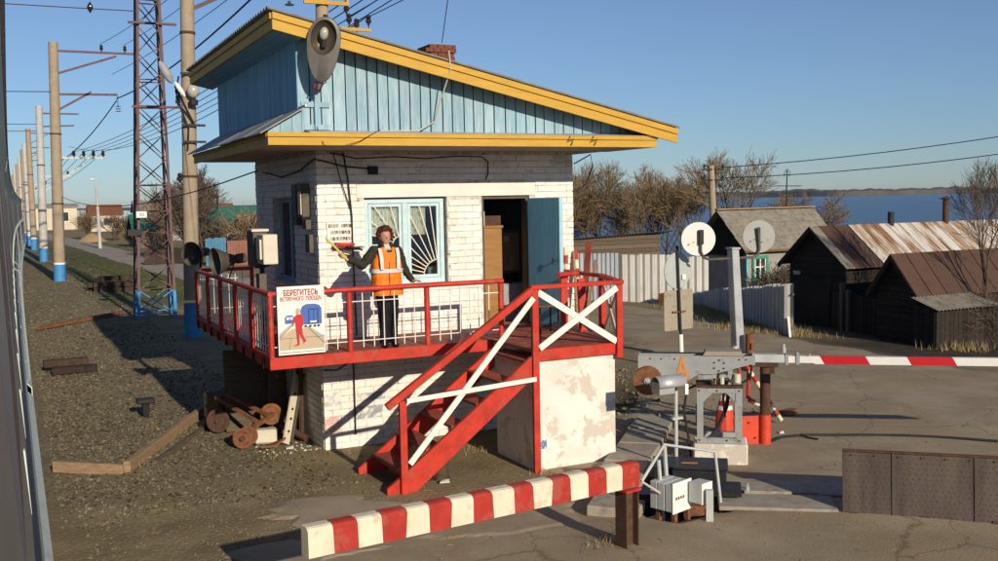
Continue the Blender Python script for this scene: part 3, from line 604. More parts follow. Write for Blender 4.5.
c2 = MB(); c2.tube([(5.6,13.0,5.75),(5.62,12.99,5.5),(5.55,13.2,5.1),(5.5,13.33,4.8),(5.2,13.2,4.66),(4.6,13.08,4.64)],.010,6)
c3_ = MB().tube([(3.79,13.3,4.7),(3.80,13.05,4.45),(3.95,13.04,4.40),(4.3,13.05,4.5),(4.6,13.08,4.66)],.005,5)
part(c2, 'cable', K['white_dull'], roof); part(c3_, 'cable', K['black'], roof)
for hx in (7.55,7.95): part(MB().tube([(hx,13.07,4.60),(hx-.05,13.06,4.52),(hx+.05,13.06,4.56),(hx+.02,13.07,4.47)],.008,5), 'hook', K['black'], house)
# meter box and switch on the side wall
mbx = part(MB().box(3.96,4.085,14.85,15.12,3.48,3.98), 'meter_box', K['brown_grey'], house, bevel=.01); part(MB().box(3.945,3.96,14.87,15.02,3.52,3.86), 'cover', K['cream_box'], mbx)
part(MB().box(4.0,4.09,15.35,15.6,3.35,3.98), 'conduit_box', K['brown_grey'], house)
part(MB().box(4.0,4.085,14.8,15.0,3.30,3.44), 'switch', K['brown_grey'], house); part(MB().box(4.02,4.085,14.72,14.95,2.95,3.22), 'switch', K['brown_grey'], house)
# plaque with worn lettering, flag shelf
pq = thing('wall_plaque', 'small white plaque with three rows of worn brown lettering beside the window', 'plaque', (4.42,14.47,3.12))
part(MB().box(4.22,4.63,14.465,14.485,3.10,3.39), 'board', K['paper_white'], pq)
for (x0,x1,z) in ((4.245,4.40,3.345),(4.44,4.61,3.345),(4.275,4.585,3.25),(4.275,4.585,3.155)):
    x = x0; lt = MB()
    while x < x1-.02:
        wl_ = rng.uniform(.02,.032); lt.box(x,x+wl_*.28,14.461,14.4655,z-.026,z+.026)
        if rng.random() < .75: lt.box(x+wl_*.28,x+wl_*.75,14.461,14.4655,z+rng.choice((-.026,-.006,.016)),z+rng.choice((.026,.026,.024)) )
        lt.box(x+wl_*.7,x+wl_*.95,14.461,14.4655,z-.026,z+.026); x += wl_+.006
    part(lt, 'lettering', K['lettering'], pq, kind='stuff')
fs = thing('flag_rack', 'rack holding rolled red and dark signal flags below the wall plaque', 'flag rack', (4.5,14.4,2.98))
part(MB().box(4.30,4.74,14.36,14.48,3.02,3.035), 'shelf', K['brown_grey'], fs)
part(MB().tube([(4.29,14.33,3.08),(4.44,14.35,3.06),(4.60,14.36,3.07)],[.02,.03,.02],8), 'red_flag', K['cloth_red'], fs)
part(MB().tube([(4.46,14.31,3.035),(4.72,14.36,2.985)],[.018,.014],8), 'rolled_flag', K['trousers'], fs); part(MB().tube([(4.40,14.33,2.98),(4.58,14.36,2.93)],[.02,.02],8), 'rolled_flag', K['wood_grey'], fs)
# furniture seen through the door
wd_ = thing('wardrobe', 'varnished brown wooden wardrobe just inside the doorway', 'wardrobe', (7.1,15.3,1.66))
part(MB().box(6.70,7.36,15.05,15.6,1.66,3.22), 'carcass', K['ply'], wd_); part(MB().box(6.68,7.38,15.03,15.62,3.222,3.26), 'top', K['ply'], wd_); part(MB().box(7.03,7.04,15.044,15.05,1.72,3.18), 'door_gap', K['dark'], wd_)
single(MB().box(7.12,7.42,15.2,15.5,3.262,3.42), 'box', K['rust_dark'], 'dark brown box on top of the wardrobe in the doorway', 'box')
single(MB().cyl((7.06,15.15,3.262),.04,.24,10), 'jar', K['steel_light'], 'pale jar on the wardrobe inside the doorway', 'jar')
cc_ = thing('control_cabinet', 'brown control cabinet with a teal side inside the doorway', 'cabinet', (7.8,15.7,1.66))
part(MB().box(7.56,8.02,15.5,15.95,2.42,3.18), 'body', K['brown_grey'], cc_); part(MB().box(7.60,7.90,15.485,15.498,2.47,3.12), 'door', mat('tan_cabinet', (.30,.21,.13), .6), cc_); part(MB().box(8.025,8.035,15.5,15.95,2.42,3.18), 'side_panel', K['wframe_side'], cc_)
part(MB().box(7.62,7.71,15.478,15.484,2.98,3.06), 'label_plate', K['steel_light'], cc_)
part(MB().box(7.58,7.64,15.75,15.8,1.66,2.42).box(7.95,8.0,15.75,15.8,1.66,2.42), 'stand', K['dark'], cc_)
single(MB().box(7.40,7.90,15.1,15.45,1.662,2.28), 'locker', K['steel_grey'], 'grey metal locker standing below the control cabinet', 'locker', bevel=.01)
# ------------------------------------------------------------------ balcony round the house
DZ = 1.665
bal = thing('balcony', 'raised red balcony with pipe railing wrapped round the front and side of the booth', 'balcony', (3.0,13.1,0))
FX, FY, FB = 3.0, 13.1, 18.85; LX0, LX1, LY = 6.25, 7.57, 11.865
part(MB().box(FX,LX0-.002,FY,FY+.05,DZ-.156,DZ+.004), 'fascia', K['red_wood'], bal, bevel=.006)
part(MB().box(FX+.001,FX+.05,FY+.052,FB,DZ-.156,DZ+.004), 'fascia', K['red_wood'], bal, bevel=.006)
part(MB().box(LX0-.03,LX1+.05,LY-.02,LY+.03,DZ-.156,DZ+.004), 'fascia', K['red_wood'], bal, bevel=.006)
part(MB().beam((LX1+.02,LY+.04,DZ-.076),(8.04,12.98,DZ-.076),.05,.155), 'fascia', K['red_wood'], bal)
part(MB().beam((8.04,12.99,DZ-.076),(8.25,14.45,DZ-.076),.05,.155), 'fascia', K['red_wood'], bal)
for i in range(7):
    x = FX+.055+i*.148; part(MB().box(x,x+.142,FY+.055,FB,DZ-.03,DZ), 'deck_board', K['deck'], bal)
for i in range(9):
    y = FY+.055+i*.149; xr = 8.06+(y-13)*.14; part(MB().box(4.095,xr,y,y+.143,DZ-.03,DZ+.0), 'deck_board', K['deck'], bal)
for i in range(8):
    y = LY+.035+i*.150; xr = LX1+(y-LY)*.42; part(MB().box(LX0-.02,xr,y,y+.144,DZ-.03,DZ), 'deck_board', K['deck'], bal)
for i in range(9):
    y = 13.4+i*.64; part(MB().box(FX-.02,4.05,y,y+.10,DZ-.17,DZ-.032), 'joist', K['dark'], bal)
for x in (3.6,4.6,5.6): part(MB().box(x,x+.08,FY+.06,14.44,DZ-.15,DZ-.032), 'joist', K['dark'], bal)
part(MB().box(LX0+.02,LX1-.02,LY+.035,13.1,0-.1,DZ-.158), 'support_block', K['block'], bal, bevel=.012)
part(MB().box(6.34,6.44,LY+.029,LY+.034,.30,.42), 'paint_patch', mat('blue_paint_scrap', (.12,.24,.46), .8, c2=(.70,.66,.60), cover=.45, s2=16), bal)
RZ = 2.545
def pipe(pts, r, m, name, sm_=True): return part(MB().tube(pts, r, 10), name, m, bal, smooth=sm_)
pipe([(FX+.03,FB-.06,RZ-.035),(FX+.03,FY-.02,RZ-.035)],.036,K['red'],'handrail'); pipe([(FX+.06,FY+.02,RZ-.035),(6.42,FY+.02,RZ-.035)],.036,K['red'],'handrail')
pipe([(FX+.03,FB-.04,RZ-.035),(4.06,FB-.04,RZ-.035)],.036,K['red'],'handrail')
py = [18.78,17.67,16.54,15.36,14.27,13.11]
for y in py: pipe([(FX+.03,y,DZ),(FX+.03,y,RZ-.07)],.037,K['red'],'post')
px = [4.10,5.23,6.38]
for x in px: pipe([(x,FY+.02,DZ),(x,FY+.02,RZ-.07)],.04,K['red'],'post')
pipe([(4.03,FB-.04,DZ),(4.03,FB-.04,RZ-.07)],.036,K['red'],'post')
def panel(a, b_, nb, jit=.012):
    a, b_ = Vector(a), Vector(b_); d = (b_-a).normalized()
    for z in (DZ+.14,DZ+.68): part(MB().tube([(a.x,a.y,z),(b_.x,b_.y,z)],.008,6), 'crossbar', K['white_rod'], bal)
    for k in range(1,nb):
        p = a+(b_-a)*k/nb+d*rng.uniform(-jit,jit); q = p+d*rng.uniform(-.006,.006)
        part(MB().tube([(p.x,p.y,DZ+.05),(q.x,q.y,RZ-.085)],.0085,6), 'picket', K['white_rod'], bal)
for k in range(5): panel((FX+.03,py[k]-.04), (FX+.03,py[k+1]+.04), 7)
for a,b_ in ((3.07,4.06),(4.14,5.19),(5.27,6.34)): panel((a,FY+.02),(b_,FY+.02),7)
panel((FX+.08,FB-.04),(4.0,FB-.04),7)
# timber landing rail with white cross braces
part(MB().box(LX0-.05,LX0+.045,LY-.075,LY-.022,-.05,RZ-.06), 'post', K['red_wood'], bal, bevel=.006)
part(MB().box(LX1-.05,LX1+.045,LY-.075,LY-.022,DZ-.20,RZ-.06), 'post', K['red_wood'], bal, bevel=.006)
part(MB().box(LX0-.07,LX1+.06,LY-.09,LY+.0,RZ-.058,RZ), 'handrail', K['red_wood'], bal, bevel=.008)
part(MB().beam((LX0+.05,LY-.045,RZ-.10),(LX1-.05,LY-.045,DZ+.03),.022,.085), 'brace', K['white_paint'], bal)
part(MB().beam((LX0+.05,LY-.068,DZ+.03),(LX1-.05,LY-.068,RZ-.10),.022,.085), 'brace', K['white_paint'], bal)
P1, P2 = (8.0,12.95), (8.06,14.42)
part(MB().beam((LX1+.02,LY,RZ-.03),(P1[0],P1[1],RZ-.03),.10,.055), 'handrail', K['red_wood'], bal, bevel=.006)
part(MB().beam((P1[0],P1[1]+.02,RZ-.03),(P2[0],P2[1],RZ-.03),.10,.055), 'handrail', K['red_wood'], bal, bevel=.006)
part(MB().box(P1[0]-.045,P1[0]+.045,P1[1]-.045,P1[1]+.045,DZ,RZ-.06), 'post', K['red_wood'], bal, bevel=.006)
part(MB().beam((LX1+.04,LY+.06,DZ+.05),(P1[0]-.03,P1[1]-.06,RZ-.1),.022,.085), 'brace', K['white_dull'], bal)
part(MB().beam((LX1+.07,LY+.06,RZ-.1),(P1[0],P1[1]-.06,DZ+.05),.022,.085), 'brace', K['white_dull'], bal)

# ------------------------------------------------------------------ staircase
K['tread'] = mat('worn_red_tread', (.30,.07,.045), .7, var=.3, scale=6, c2=(.20,.13,.09), cover=.30, s2=7, soft=.2, bump=.3)
st = thing('staircase', 'red wooden stairs with white cross braces leading up to the landing', 'staircase', (4.3,12.4,0))
def stringer(y): return MB().prism([(4.12,y,-.02),(4.50,y,-.02),(LX0-.05,y,1.29),(LX0-.05,y,1.59),(4.30,y,.20),(4.12,y,.08)],(0,.06,0))
part(stringer(11.83), 'stringer', K['red_wood'], st, bevel=.005); part(stringer(12.98), 'stringer', K['red_wood'], st, bevel=.005)
for k in range(6):
    z = .24+k*.255; x = 4.33+(z-.17)/.705
    part(MB().rbox((x+.02,12.435,z),(.27,1.08,.04),ry=rng.uniform(-.02,.02)), 'tread', K['tread'], st, bevel=.006)
part(MB().box(4.29,4.385,11.765,11.825,-.05,1.19), 'post', K['red_wood'], st, bevel=.006)
part(MB().beam((4.13,11.79,1.13),(LX0-.05,11.79,RZ-.06),.085,.09), 'handrail', K['red_wood'], st, bevel=.008)
part(MB().beam((4.40,11.745,.39),(6.20,11.76,2.38),.022,.075), 'brace', K['white_paint'], st)
part(MB().beam((4.37,11.715,1.20),(6.21,11.735,1.30),.022,.06), 'brace', K['white_paint'], st)

# ------------------------------------------------------------------ things on the landing
stl = thing('stool', 'low stool with brown seat and dark legs by the open blue door', 'stool', (7.25,13.35,DZ))
part(MB().box(7.05,7.42,13.2,13.5,DZ+.40,DZ+.43), 'seat', K['wood_grey'], stl)
for (x,y) in ((7.08,13.23),(7.39,13.23),(7.08,13.47),(7.39,13.47)): part(MB().tube([(x,y,DZ),(x,y,DZ+.40)],.013,6), 'leg', K['black'], stl)
part(MB().tube([(7.08,13.23,DZ+.12),(7.39,13.23,DZ+.12)],.010,6), 'stretcher', K['black'], stl)
def striped(name, p0, p1, r, n, label, grp, ma=K['stripe_red'], mb_=K['stripe_white']):
    p0, p1 = Vector(p0), Vector(p1); o = thing(name, label, 'pole', tuple(p0), grp)
    for k in range(n): part(MB().tube([p0+(p1-p0)*k/n, p0+(p1-p0)*((k+1)/n-.0015)], r, 10), 'stripe', ma if k % 2 else mb_, o, smooth=True)
    return o
striped('striped_pole', (8.06,14.1,DZ), (8.21,14.42,DZ+1.22), .036, 9, 'red and white striped pole leaning beside the blue door edge', 'poles leaning by the door')
striped('striped_pole', (8.28,14.1,DZ), (8.40,14.42,DZ+1.15), .042, 8, 'red and white striped pole leaning furthest right against the booth corner', 'poles leaning by the door')
single(MB().tube([(8.15,13.95,DZ),(8.29,14.3,DZ+1.16)],.022,8), 'broomstick', K['wood'], 'bare wooden tool handle leaning between the striped poles', 'tool')
single(MB().beam((8.36,14.05,DZ),(8.72,14.3,DZ+1.0),.05,.03), 'wooden_stake', K['wood'], 'light wooden stake slanting right of the booth corner', 'stake')
single(MB().beam((8.42,14.25,DZ+.0),(8.66,14.42,DZ+1.30),.10,.03), 'red_board', mat('faded_red_board',(.22,.05,.03),.8,var=.25), 'tall narrow red board leaning out past the booth corner', 'board')
single(MB().beam((7.52,13.28,DZ),(7.56,13.34,DZ+.86),.12,.05), 'red_board', K['red'], 'red upright board behind the landing rail, nearest the door', 'board', bevel=.008)
single(MB().beam((7.80,13.18,DZ),(7.80,13.24,DZ+.80),.13,.05), 'red_board', K['red'], 'red upright board behind the landing rail, nearest the corner', 'board', bevel=.008)
single(MB().tube([(7.38,13.2,DZ+.88),(7.78,13.3,DZ+.88)],.04,10), 'red_roller', K['red'], 'short red pipe lying across the tops of the red boards', 'pipe')

# ------------------------------------------------------------------ poster on the railing
ps = thing('warning_poster', 'white warning poster with a walking worker in red and blue trains on the railing', 'poster', (3.42,13.03,1.7))
PX0, PX1, PZ0, PZ1, PYp = 3.105, 3.735, 1.705, 2.605, 13.045
part(MB().box(PX0,PX1,PYp-.006,PYp+.006,PZ0,PZ1), 'board', K['paper_white'], ps)
_lay = [0]
def poly(pts, m, name, lay=None):
    """flat print: (u,v) in 0..1 of the poster, v up"""
    _lay[0] += 1; y = PYp-.007-.0006*_lay[0]
    return part(MB().prism([(PX0+u*(PX1-PX0),y,PZ0+v*(PZ1-PZ0)) for u,v in pts],(0,.0004,0)), name, m, ps)
def oval(cx,cy,rx,ry,m,name,n=18): return poly([(cx+rx*math.cos(2*math.pi*k/n),cy+ry*math.sin(2*math.pi*k/n)) for k in range(n)],m,name)
poly([(.02,.07),(.98,.07),(.98,.25),(.62,.38),(.30,.38),(.02,.25)],K['p_tan'],'platform_print')
poly([(.02,.26),(.02,.31),(.27,.45),(.30,.42)],K['p_grey'],'track_print'); poly([(.60,.40),(.98,.16),(.98,.24),(.66,.40)],K['p_grey'],'track_print')
poly([(.02,.245),(.30,.415),(.30,.422),(.02,.258)],K['p_line'],'line_print'); poly([(.60,.405),(.98,.13),(.98,.142),(.615,.405)],K['p_line'],'line_print')
poly([(.02,.24),(.98,.24),(.98,.245),(.02,.245)],K['p_line'],'line_print'); poly([(.22,.07),(.26,.24),(.265,.24),(.228,.07)],K['p_line'],'line_print')
poly([(.48,.43),(.93,.43),(.93,.66),(.88,.71),(.78,.73),(.60,.73),(.52,.70),(.48,.64)],K['p_blue'],'train_print')
poly([(.64,.44),(.86,.44),(.86,.66),(.64,.66)],K['p_dblue'],'train_door_print'); poly([(.67,.46),(.75,.46),(.75,.64),(.67,.64)],K['p_blue'],'train_door_print'); poly([(.77,.46),(.83,.46),(.83,.64),(.77,.64)],K['p_blue'],'train_door_print'); poly([(.68,.455),(.82,.455),(.82,.48),(.68,.48)],K['paper_white'],'train_lamp_print')
for u in (.58,.68,.78,.86): oval(u,.405,.03,.018,K['p_line'],'wheel_print')
poly([(.15,.46),(.34,.46),(.34,.55),(.30,.58),(.19,.58),(.15,.55)],K['p_blue'],'train_print'); poly([(.18,.515),(.235,.515),(.235,.555),(.18,.555)],K['paper_white'],'train_window_print'); poly([(.255,.515),(.31,.515),(.31,.555),(.255,.555)],K['paper_white'],'train_window_print')
# walking worker pictogram
oval(.425,.625,.040,.038,K['p_skin'],'head_print'); poly([(.385,.645),(.47,.645),(.46,.672),(.42,.682),(.39,.668)],K['p_tan'],'cap_print')
poly([(.37,.39),(.50,.39),(.525,.56),(.48,.585),(.39,.585),(.35,.54)],K['p_red'],'torso_print')
poly([(.36,.57),(.40,.56),(.34,.46),(.31,.42),(.285,.425),(.31,.48)],K['p_red'],'arm_print'); poly([(.49,.57),(.53,.54),(.53,.43),(.50,.40),(.475,.42),(.50,.46)],K['p_red'],'arm_print')
poly([(.37,.40),(.45,.40),(.44,.27),(.435,.15),(.40,.15),(.385,.27)],K['p_red'],'leg_print'); poly([(.42,.40),(.50,.40),(.51,.29),(.57,.19),(.535,.17),(.46,.28)],K['p_red'],'leg_print')
poly([(.31,.125),(.435,.135),(.435,.155),(.39,.155)],K['p_red'],'shoe_print'); poly([(.50,.155),(.55,.17),(.585,.205),(.57,.22),(.535,.19)],K['p_red'],'shoe_print')
poly([(.02,.035),(.98,.035),(.98,.04),(.02,.04)],K['p_line'],'line_print')
def text(s, name, m, parent, loc, size, rot, wid=None, ext=.0008, bold=.0):
    cu = bpy.data.curves.new(name, 'FONT'); cu.body = s; cu.size = size; cu.align_x = 'CENTER'; cu.extrude = ext; cu.offset = bold; cu.resolution_u = 2
    ob = bpy.data.objects.new(name, cu); C.objects.link(ob); bpy.context.view_layer.update()
    dg = bpy.context.evaluated_depsgraph_get(); me_ = bpy.data.meshes.new_from_object(ob.evaluated_get(dg)); bpy.data.objects.remove(ob, do_unlink=True)
    if wid:
        xs_ = [v.co.x for v in me_.vertices]; k = wid/(max(xs_)-min(xs_))
        for v in me_.vertices: v.co.x *= k
    me_.materials.clear(); me_.materials.append(m); o = bpy.data.objects.new(name, me_); C.objects.link(o); o.parent = parent
    o.location = Vector(loc)-Vector(root_off(parent)); o.rotation_euler = rot; return o
text('БЕРЕГИТЕСЬ', 'lettering', K['p_dred'], ps, ((PX0+PX1)/2,PYp-.010,PZ0+.865*(PZ1-PZ0)), .105, (R(90),0,0), .46, bold=.003)
text('ВСТРЕЧНОГО  ПОЕЗДА!', 'lettering', K['p_red'], ps, ((PX0+PX1)/2,PYp-.010,PZ0+.79*(PZ1-PZ0)), .070, (R(90),0,0), .55, bold=.002)

# ------------------------------------------------------------------ loudspeakers, boxes on the railing
def horn(loc, d, r, L, label):
    d = Vector(d).normalized(); o = thing('loudspeaker', label, 'loudspeaker', loc, 'horn loudspeakers on the balcony rail'); c = Vector(loc)
    m = MB().lathe(c, [(r,0),(r*1.02,-.01),(r*.80,-L*.22),(r*.52,-L*.42),(r*.34,-L*.62),(r*.28,-L*.7)], 22, d); part(m, 'horn', K['horn'], o, smooth=True)
    m = MB().lathe(c, [(r*.98,-.004),(r*.76,-L*.22),(r*.48,-L*.42),(r*.24,-L*.60),(.001,-L*.61)], 22, d); part(m, 'throat', K['horn_dark'], o, smooth=True)
    part(MB().lathe(c, [(.001,-L),(r*.34,-L),(r*.36,-L*.97),(r*.36,-L*.72),(r*.28,-L*.69)], 16, d), 'driver', K['horn'], o, smooth=True)
    b_ = c-d*L*.68; part(MB().beam((b_.x,b_.y,b_.z),(3.03,b_.y,RZ-.02),.04,.012), 'bracket', K['black'], o); return o
horn((2.86,18.18,2.84),(-.72,-.70,-.05),.215,.46,'dark horn loudspeaker at the far end of the side railing')
horn((2.82,15.75,2.82),(-.93,-.22,-.08),.215,.50,'dark horn loudspeaker in the middle of the side railing')
eb = thing('railing_box', 'cream and grey metal relay boxes on a post above the side railing', 'relay box', (3.2,14.2,DZ))
part(MB().box(3.10,3.30,14.30,14.72,2.80,3.30), 'housing', K['brown_grey'], eb, bevel=.01); part(MB().box(3.08,3.32,14.28,14.74,3.302,3.335), 'lid', K['cream_box'], eb); part(MB().box(3.12,3.32,13.78,14.16,2.86,3.27), 'housing', K['cream_box'], eb, bevel=.01)
part(MB().box(3.09,3.118,13.86,14.08,2.93,3.20), 'cover', K['cream_box'], eb); part(MB().tube([(3.2,14.24,DZ),(3.2,14.24,2.82)],.03,8), 'post', K['black'], eb); part(MB().beam((3.2,13.9,2.83),(3.2,14.6,2.79),.05,.05), 'bracket', K['black'], eb); part(MB().box(3.10,3.2,14.0,14.2,2.48,2.72), 'housing', K['brown_grey'], eb)

# ------------------------------------------------------------------ street lamp on the gable
lp = thing('gable_lamp', 'old grey teardrop street lamp hanging in front of the gable', 'street lamp', (3.79,12.85,5.3))
fw = Vector((-.40,-1,-.12)).normalized(); rt = Vector((0,0,1)).cross(fw); rt = Vector((-rt.x,-rt.y,0)).normalized()*-1; upv = fw.cross(rt)*-1
if upv.z < 0: upv = -upv
rt = upv.cross(fw)
cc0 = Vector((3.79,12.86,5.78))
upv = (upv+rt*.10).normalized()
def tear(s, n=28):   # outline: wide round top, narrow bottom
    out = []
    for k in range(n):
        a = 2*math.pi*k/n; yy = math.sin(a); xx = math.cos(a)
        wv = .215 if yy > -.25 else .215*(1-.06*((-yy-.25)/.75)); out.append((xx*wv*s, (yy*.29 if yy > 0 else yy*.54)*s))
    return out
m = MB(); n = 28; rings = [(1,.0,0),(1.02,-.03,0),(.93,-.10,0),(.62,-.17,0),(.2,-.2,0)]
for (s_,d_,_) in rings:
    for (a,b_) in tear(s_): m.v.append(tuple(cc0+rt*a+upv*b_+fw*d_))
for i in range(len(rings)-1):
    for j in range(n): m.f.append((i*n+j,i*n+(j+1)%n,(i+1)*n+(j+1)%n,(i+1)*n+j))
m.f.append(tuple(range((len(rings)-1)*n,len(rings)*n)))
# front face with round opening
k0 = len(m.v); oc = cc0+upv*.03
ov = [(.168*math.cos(2*math.pi*j/n),.225*math.sin(2*math.pi*j/n)) for j in range(n)]
for (a,b_) in tear(.99): m.v.append(tuple(cc0+rt*a+upv*b_+fw*.004))
for (a,b_) in ov: m.v.append(tuple(oc+rt*a+upv*b_+fw*.012))
for j in range(n): m.f += [(k0+j,k0+(j+1)%n,k0+n+(j+1)%n,k0+n+j),(j,(j+1)%n,k0+(j+1)%n,k0+j)]
part(m, 'housing', K['lampbody'], lp, smooth=True)
m = MB()
for (s_,d_) in ((1,.010),(.9,-.03),(.7,-.075),(.35,-.10),(.02,-.105)):
    for (a,b_) in ov: m.v.append(tuple(oc+rt*a*s_+upv*b_*s_+fw*d_))
for i in range(4):
    for j in range(n): m.f.append((i*n+j,i*n+(j+1)%n,(i+1)*n+(j+1)%n,(i+1)*n+j))
part(m, 'reflector', K['lampbowl'], lp, smooth=True)
mr = Matrix((rt,upv,fw)).transposed()
part(MB().ell(oc+upv*.05+fw*.0,(.058,.085,.05),14,9,mr), 'bulb', K['lampglass'], lp, smooth=True); part(MB().cyl(oc-upv*.12-fw*.03,.035,.10,12,tuple(upv)), 'socket', K['black'], lp)
pb = cc0-upv*.50
part(MB().tube([tuple(pb+upv*.04-fw*.05),(pb.x-.02,13.0,pb.z-.10),(3.80,13.28,5.20)],.022,8), 'arm', K['lampbody'], lp, smooth=True)
part(MB().box(3.77,3.83,13.30,13.35,4.66,5.28), 'mounting_board', K['blue_front'], lp)
part(MB().tube([(3.74,12.98,5.3),(3.70,13.06,5.2),(3.78,13.2,5.12)],.009,6).tube([(3.80,12.98,5.32),(3.86,13.04,5.26),(3.80,13.2,5.22)],.007,6), 'wire', K['cloth_red'], lp)
part(MB().cyl(tuple(cc0+upv*.27-fw*.05),.03,.05,10,tuple(upv)), 'cap', K['black'], lp)

# roof mast with insulators
rm = thing('roof_mast', 'timber mast with yellow crossarm and insulators behind the roof edge', 'mast', (4.56,15.5,5.75))
part(MB().tube([(4.55,15.5,5.7),(4.56,15.5,7.6)],[.105,.095],12), 'mast_pole', K['pole'], rm, smooth=True)
part(MB().box(4.24,4.95,15.36,15.40,6.73,6.79).box(4.24,4.28,15.36,15.40,6.79,6.98).box(4.91,4.95,15.36,15.40,6.79,6.98), 'crossarm', K['yellow_old'], rm)
part(MB().box(4.84,5.33,15.46,15.50,6.37,6.42), 'crossarm', K['yellow_old'], rm)
def insul(mbx_, p, s=1):
    x,y,z = p; return mbx_.lathe((x,y,z),[(.001,0),(.02*s,0),(.02*s,.03*s),(.045*s,.04*s),(.045*s,.09*s),(.03*s,.10*s),(.04*s,.12*s),(.04*s,.15*s),(.001,.17*s)],10)
for p_ in ((4.98,15.48,6.47),(5.30,15.48,6.47),(5.10,15.48,6.40),(4.98,15.6,6.66)): part(insul(MB(),p_,1.0).tube([(p_[0],p_[1],p_[2]-.06),p_],.008,6), 'insulator', K['porcelain'], rm)
sg = thing('strain_insulator', 'string of glass disc insulators hanging at the top of the picture', 'insulator', (4.2,16.0,6.9))
for k in range(3): part(MB().lathe((4.18+k*.02,16.0,6.80+k*.10),[(.001,-.01),(.07,0),(.075,.015),(.03,.03),(.02,.07),(.001,.07)],14), 'disc', K['insul_green'], sg, smooth=True)
part(MB().tube([(4.24,16,7.1),(4.24,16,7.6)],.01,5), 'wire', K['black'], sg)

# ------------------------------------------------------------------ poles along the track
def pole(x, y, h, r, m, label, blue=.95, lean=.0, arms=(), grp='concrete poles along the track', bw=True):
    o = thing('overhead_line_pole', label, 'pole', (x,y,0), grp)
    top = (x+lean*h, y, h)
    def at(z): return (x+lean*z, y, z)
    part(MB().tube([at(blue+.10),top],[r*1.04,r*.82],14), 'shaft', m, o, smooth=True)
    part(MB().tube([at(-.2),at(blue)],[r*1.10,r*1.06],14), 'blue_base', K['pole_blue'], o, smooth=True)
    if bw: part(MB().tube([at(blue+.002),at(blue+.098)],[r*1.06,r*1.05],14), 'white_band', K['white_paint'], o, smooth=True)
    for z in (h*.33,h*.62): part(MB().tube([at(z),at(z+.07)],r*1.02,14), 'clamp', K['rust_dark'], o)
    for a in arms:
        if a[0] == 'arm':
            _,z,L,dz,st_ = a; q = at(z)
            part(MB().beam(q,(q[0]+L,y,z+dz),.09,.10), 'bracket_arm', K['steel_light'] if st_ == 2 else K['lattice'], o)
            if st_: part(MB().beam(at(z-1.0 if st_ == 1 else z-1.2),(q[0]+L*.72,y,z+dz*.72-.04),.06,.06), 'strut', K['steel_light'] if st_ == 2 else K['lattice'], o)
        elif a[0] == 'ins':
            _,dx,z = a; part(insul(MB(),(at(z)[0]+dx,y,z),1.9), 'insulator', K['porcelain'], o)
        elif a[0] == 'hang':
            _,dx,z,L = a; q = (at(z)[0]+dx,y,z); mm = MB().tube([q,(q[0],y,z-L)],.02,6)
            for k in range(3): mm.lathe((q[0],y,z-L+.12*k-.3),[(.001,0),(.14,.02),(.14,.04),(.001,.06)],10)
            part(mm, 'insulator', K['insul_green'], o)
    return o
pole(4.50,29.0,13.5,.205,K['pole'],'thick brown concrete pole with blue base and floodlights right behind the balcony',blue=.97,lean=.026,arms=(('arm',9.0,2.2,1.1,0),),bw=False)
fl = thing('pole_lamp', 'white cobra-head lamp on the thick pole behind the balcony', 'lamp', (4.7,28.8,6.0))
part(MB().tube([(4.75,28.75,5.9),(4.25,28.5,6.9)],.03,8), 'arm', K['black'], fl)
part(MB().ell((4.02,28.42,7.25),(.12,.12,.33),14,9,Matrix.Rotation(R(-28),3,'Y')), 'head', K['steel_grey'], fl, smooth=True); part(MB().ell((4.36,28.38,6.80),(.07,.08,.24),12,8,Matrix.Rotation(R(-32),3,'Y')), 'cowl', K['sign_white'], fl, smooth=True)
f2 = thing('floodlight', 'round glass floodlight strapped to the thick pole behind the balcony', 'floodlight', (4.75,28.7,6.6))
part(MB().ell((4.74,28.62,6.80),(.17,.14,.20),16,10), 'glass', K['lampglass'], f2, smooth=True); part(MB().cyl((4.74,28.64,6.42),.12,.14,12), 'base', K['black'], f2)
mm = MB()
for z in (7.25,5.85,5.4): mm.box(4.45,5.05,28.72,28.80,z,z+.06)
mm.tube([(4.40,28.75,7.2),(4.30,28.75,6.8),(4.42,28.75,6.3),(4.6,28.75,5.8),(4.55,28.75,5.2)],.025,6); part(mm, 'strap', K['black'], f2)
tag_in = (('arm',11.35,3.9,0,0),('arm',10.2,2.9,1.0,0),('arm',9.25,2.9,.05,0),('arm',8.4,1.7,1.0,0),('ins',2.2,11.42),('ins',3.3,11.42),('hang',2.9,9.25,.5),('arm',6.15,2.2,0,2),('ins',.8,6.2),('ins',1.25,6.2),('ins',1.7,6.2),('ins',2.15,6.2))
pole(2.21,54.35,11.75,.27,K['pole'],'nearest brown concrete track pole with bracket arms and a blue base',blue=.92,lean=.022,arms=tag_in)
pole(2.17,76.6,10.7,.27,K['pole_white'],'pale grey concrete track pole, second in the row',blue=.95,lean=.02,arms=(('arm',10.2,2.5,0,0),('arm',9.3,2.2,.1,0),('arm',5.9,1.9,0,2),('ins',1.1,5.95),('ins',1.7,5.95)))
far = [(2.10,99.6,10.8,K['pole'],'third'),(1.95,112,10.2,K['pole_white'],'fourth'),(1.95,127,10.4,K['pole'],'fifth'),(1.85,146,10.4,K['pole_white'],'sixth'),(1.75,168,10.4,K['pole'],'seventh'),(1.6,192,10.4,K['pole_white'],'eighth'),(1.4,220,10.4,K['pole'],'ninth')]
for (x,y,h,m_,nth) in far:
    pole(x,y,h,.26,m_,'%s concrete track pole with blue base, %s in the row from the camera' % ('brown' if m_ is K['pole'] else 'pale', nth),blue=1.0,arms=(('arm',h-.4,2.3,0,1),('arm',5.8,1.6,0,2),('ins',1.2,5.85)))

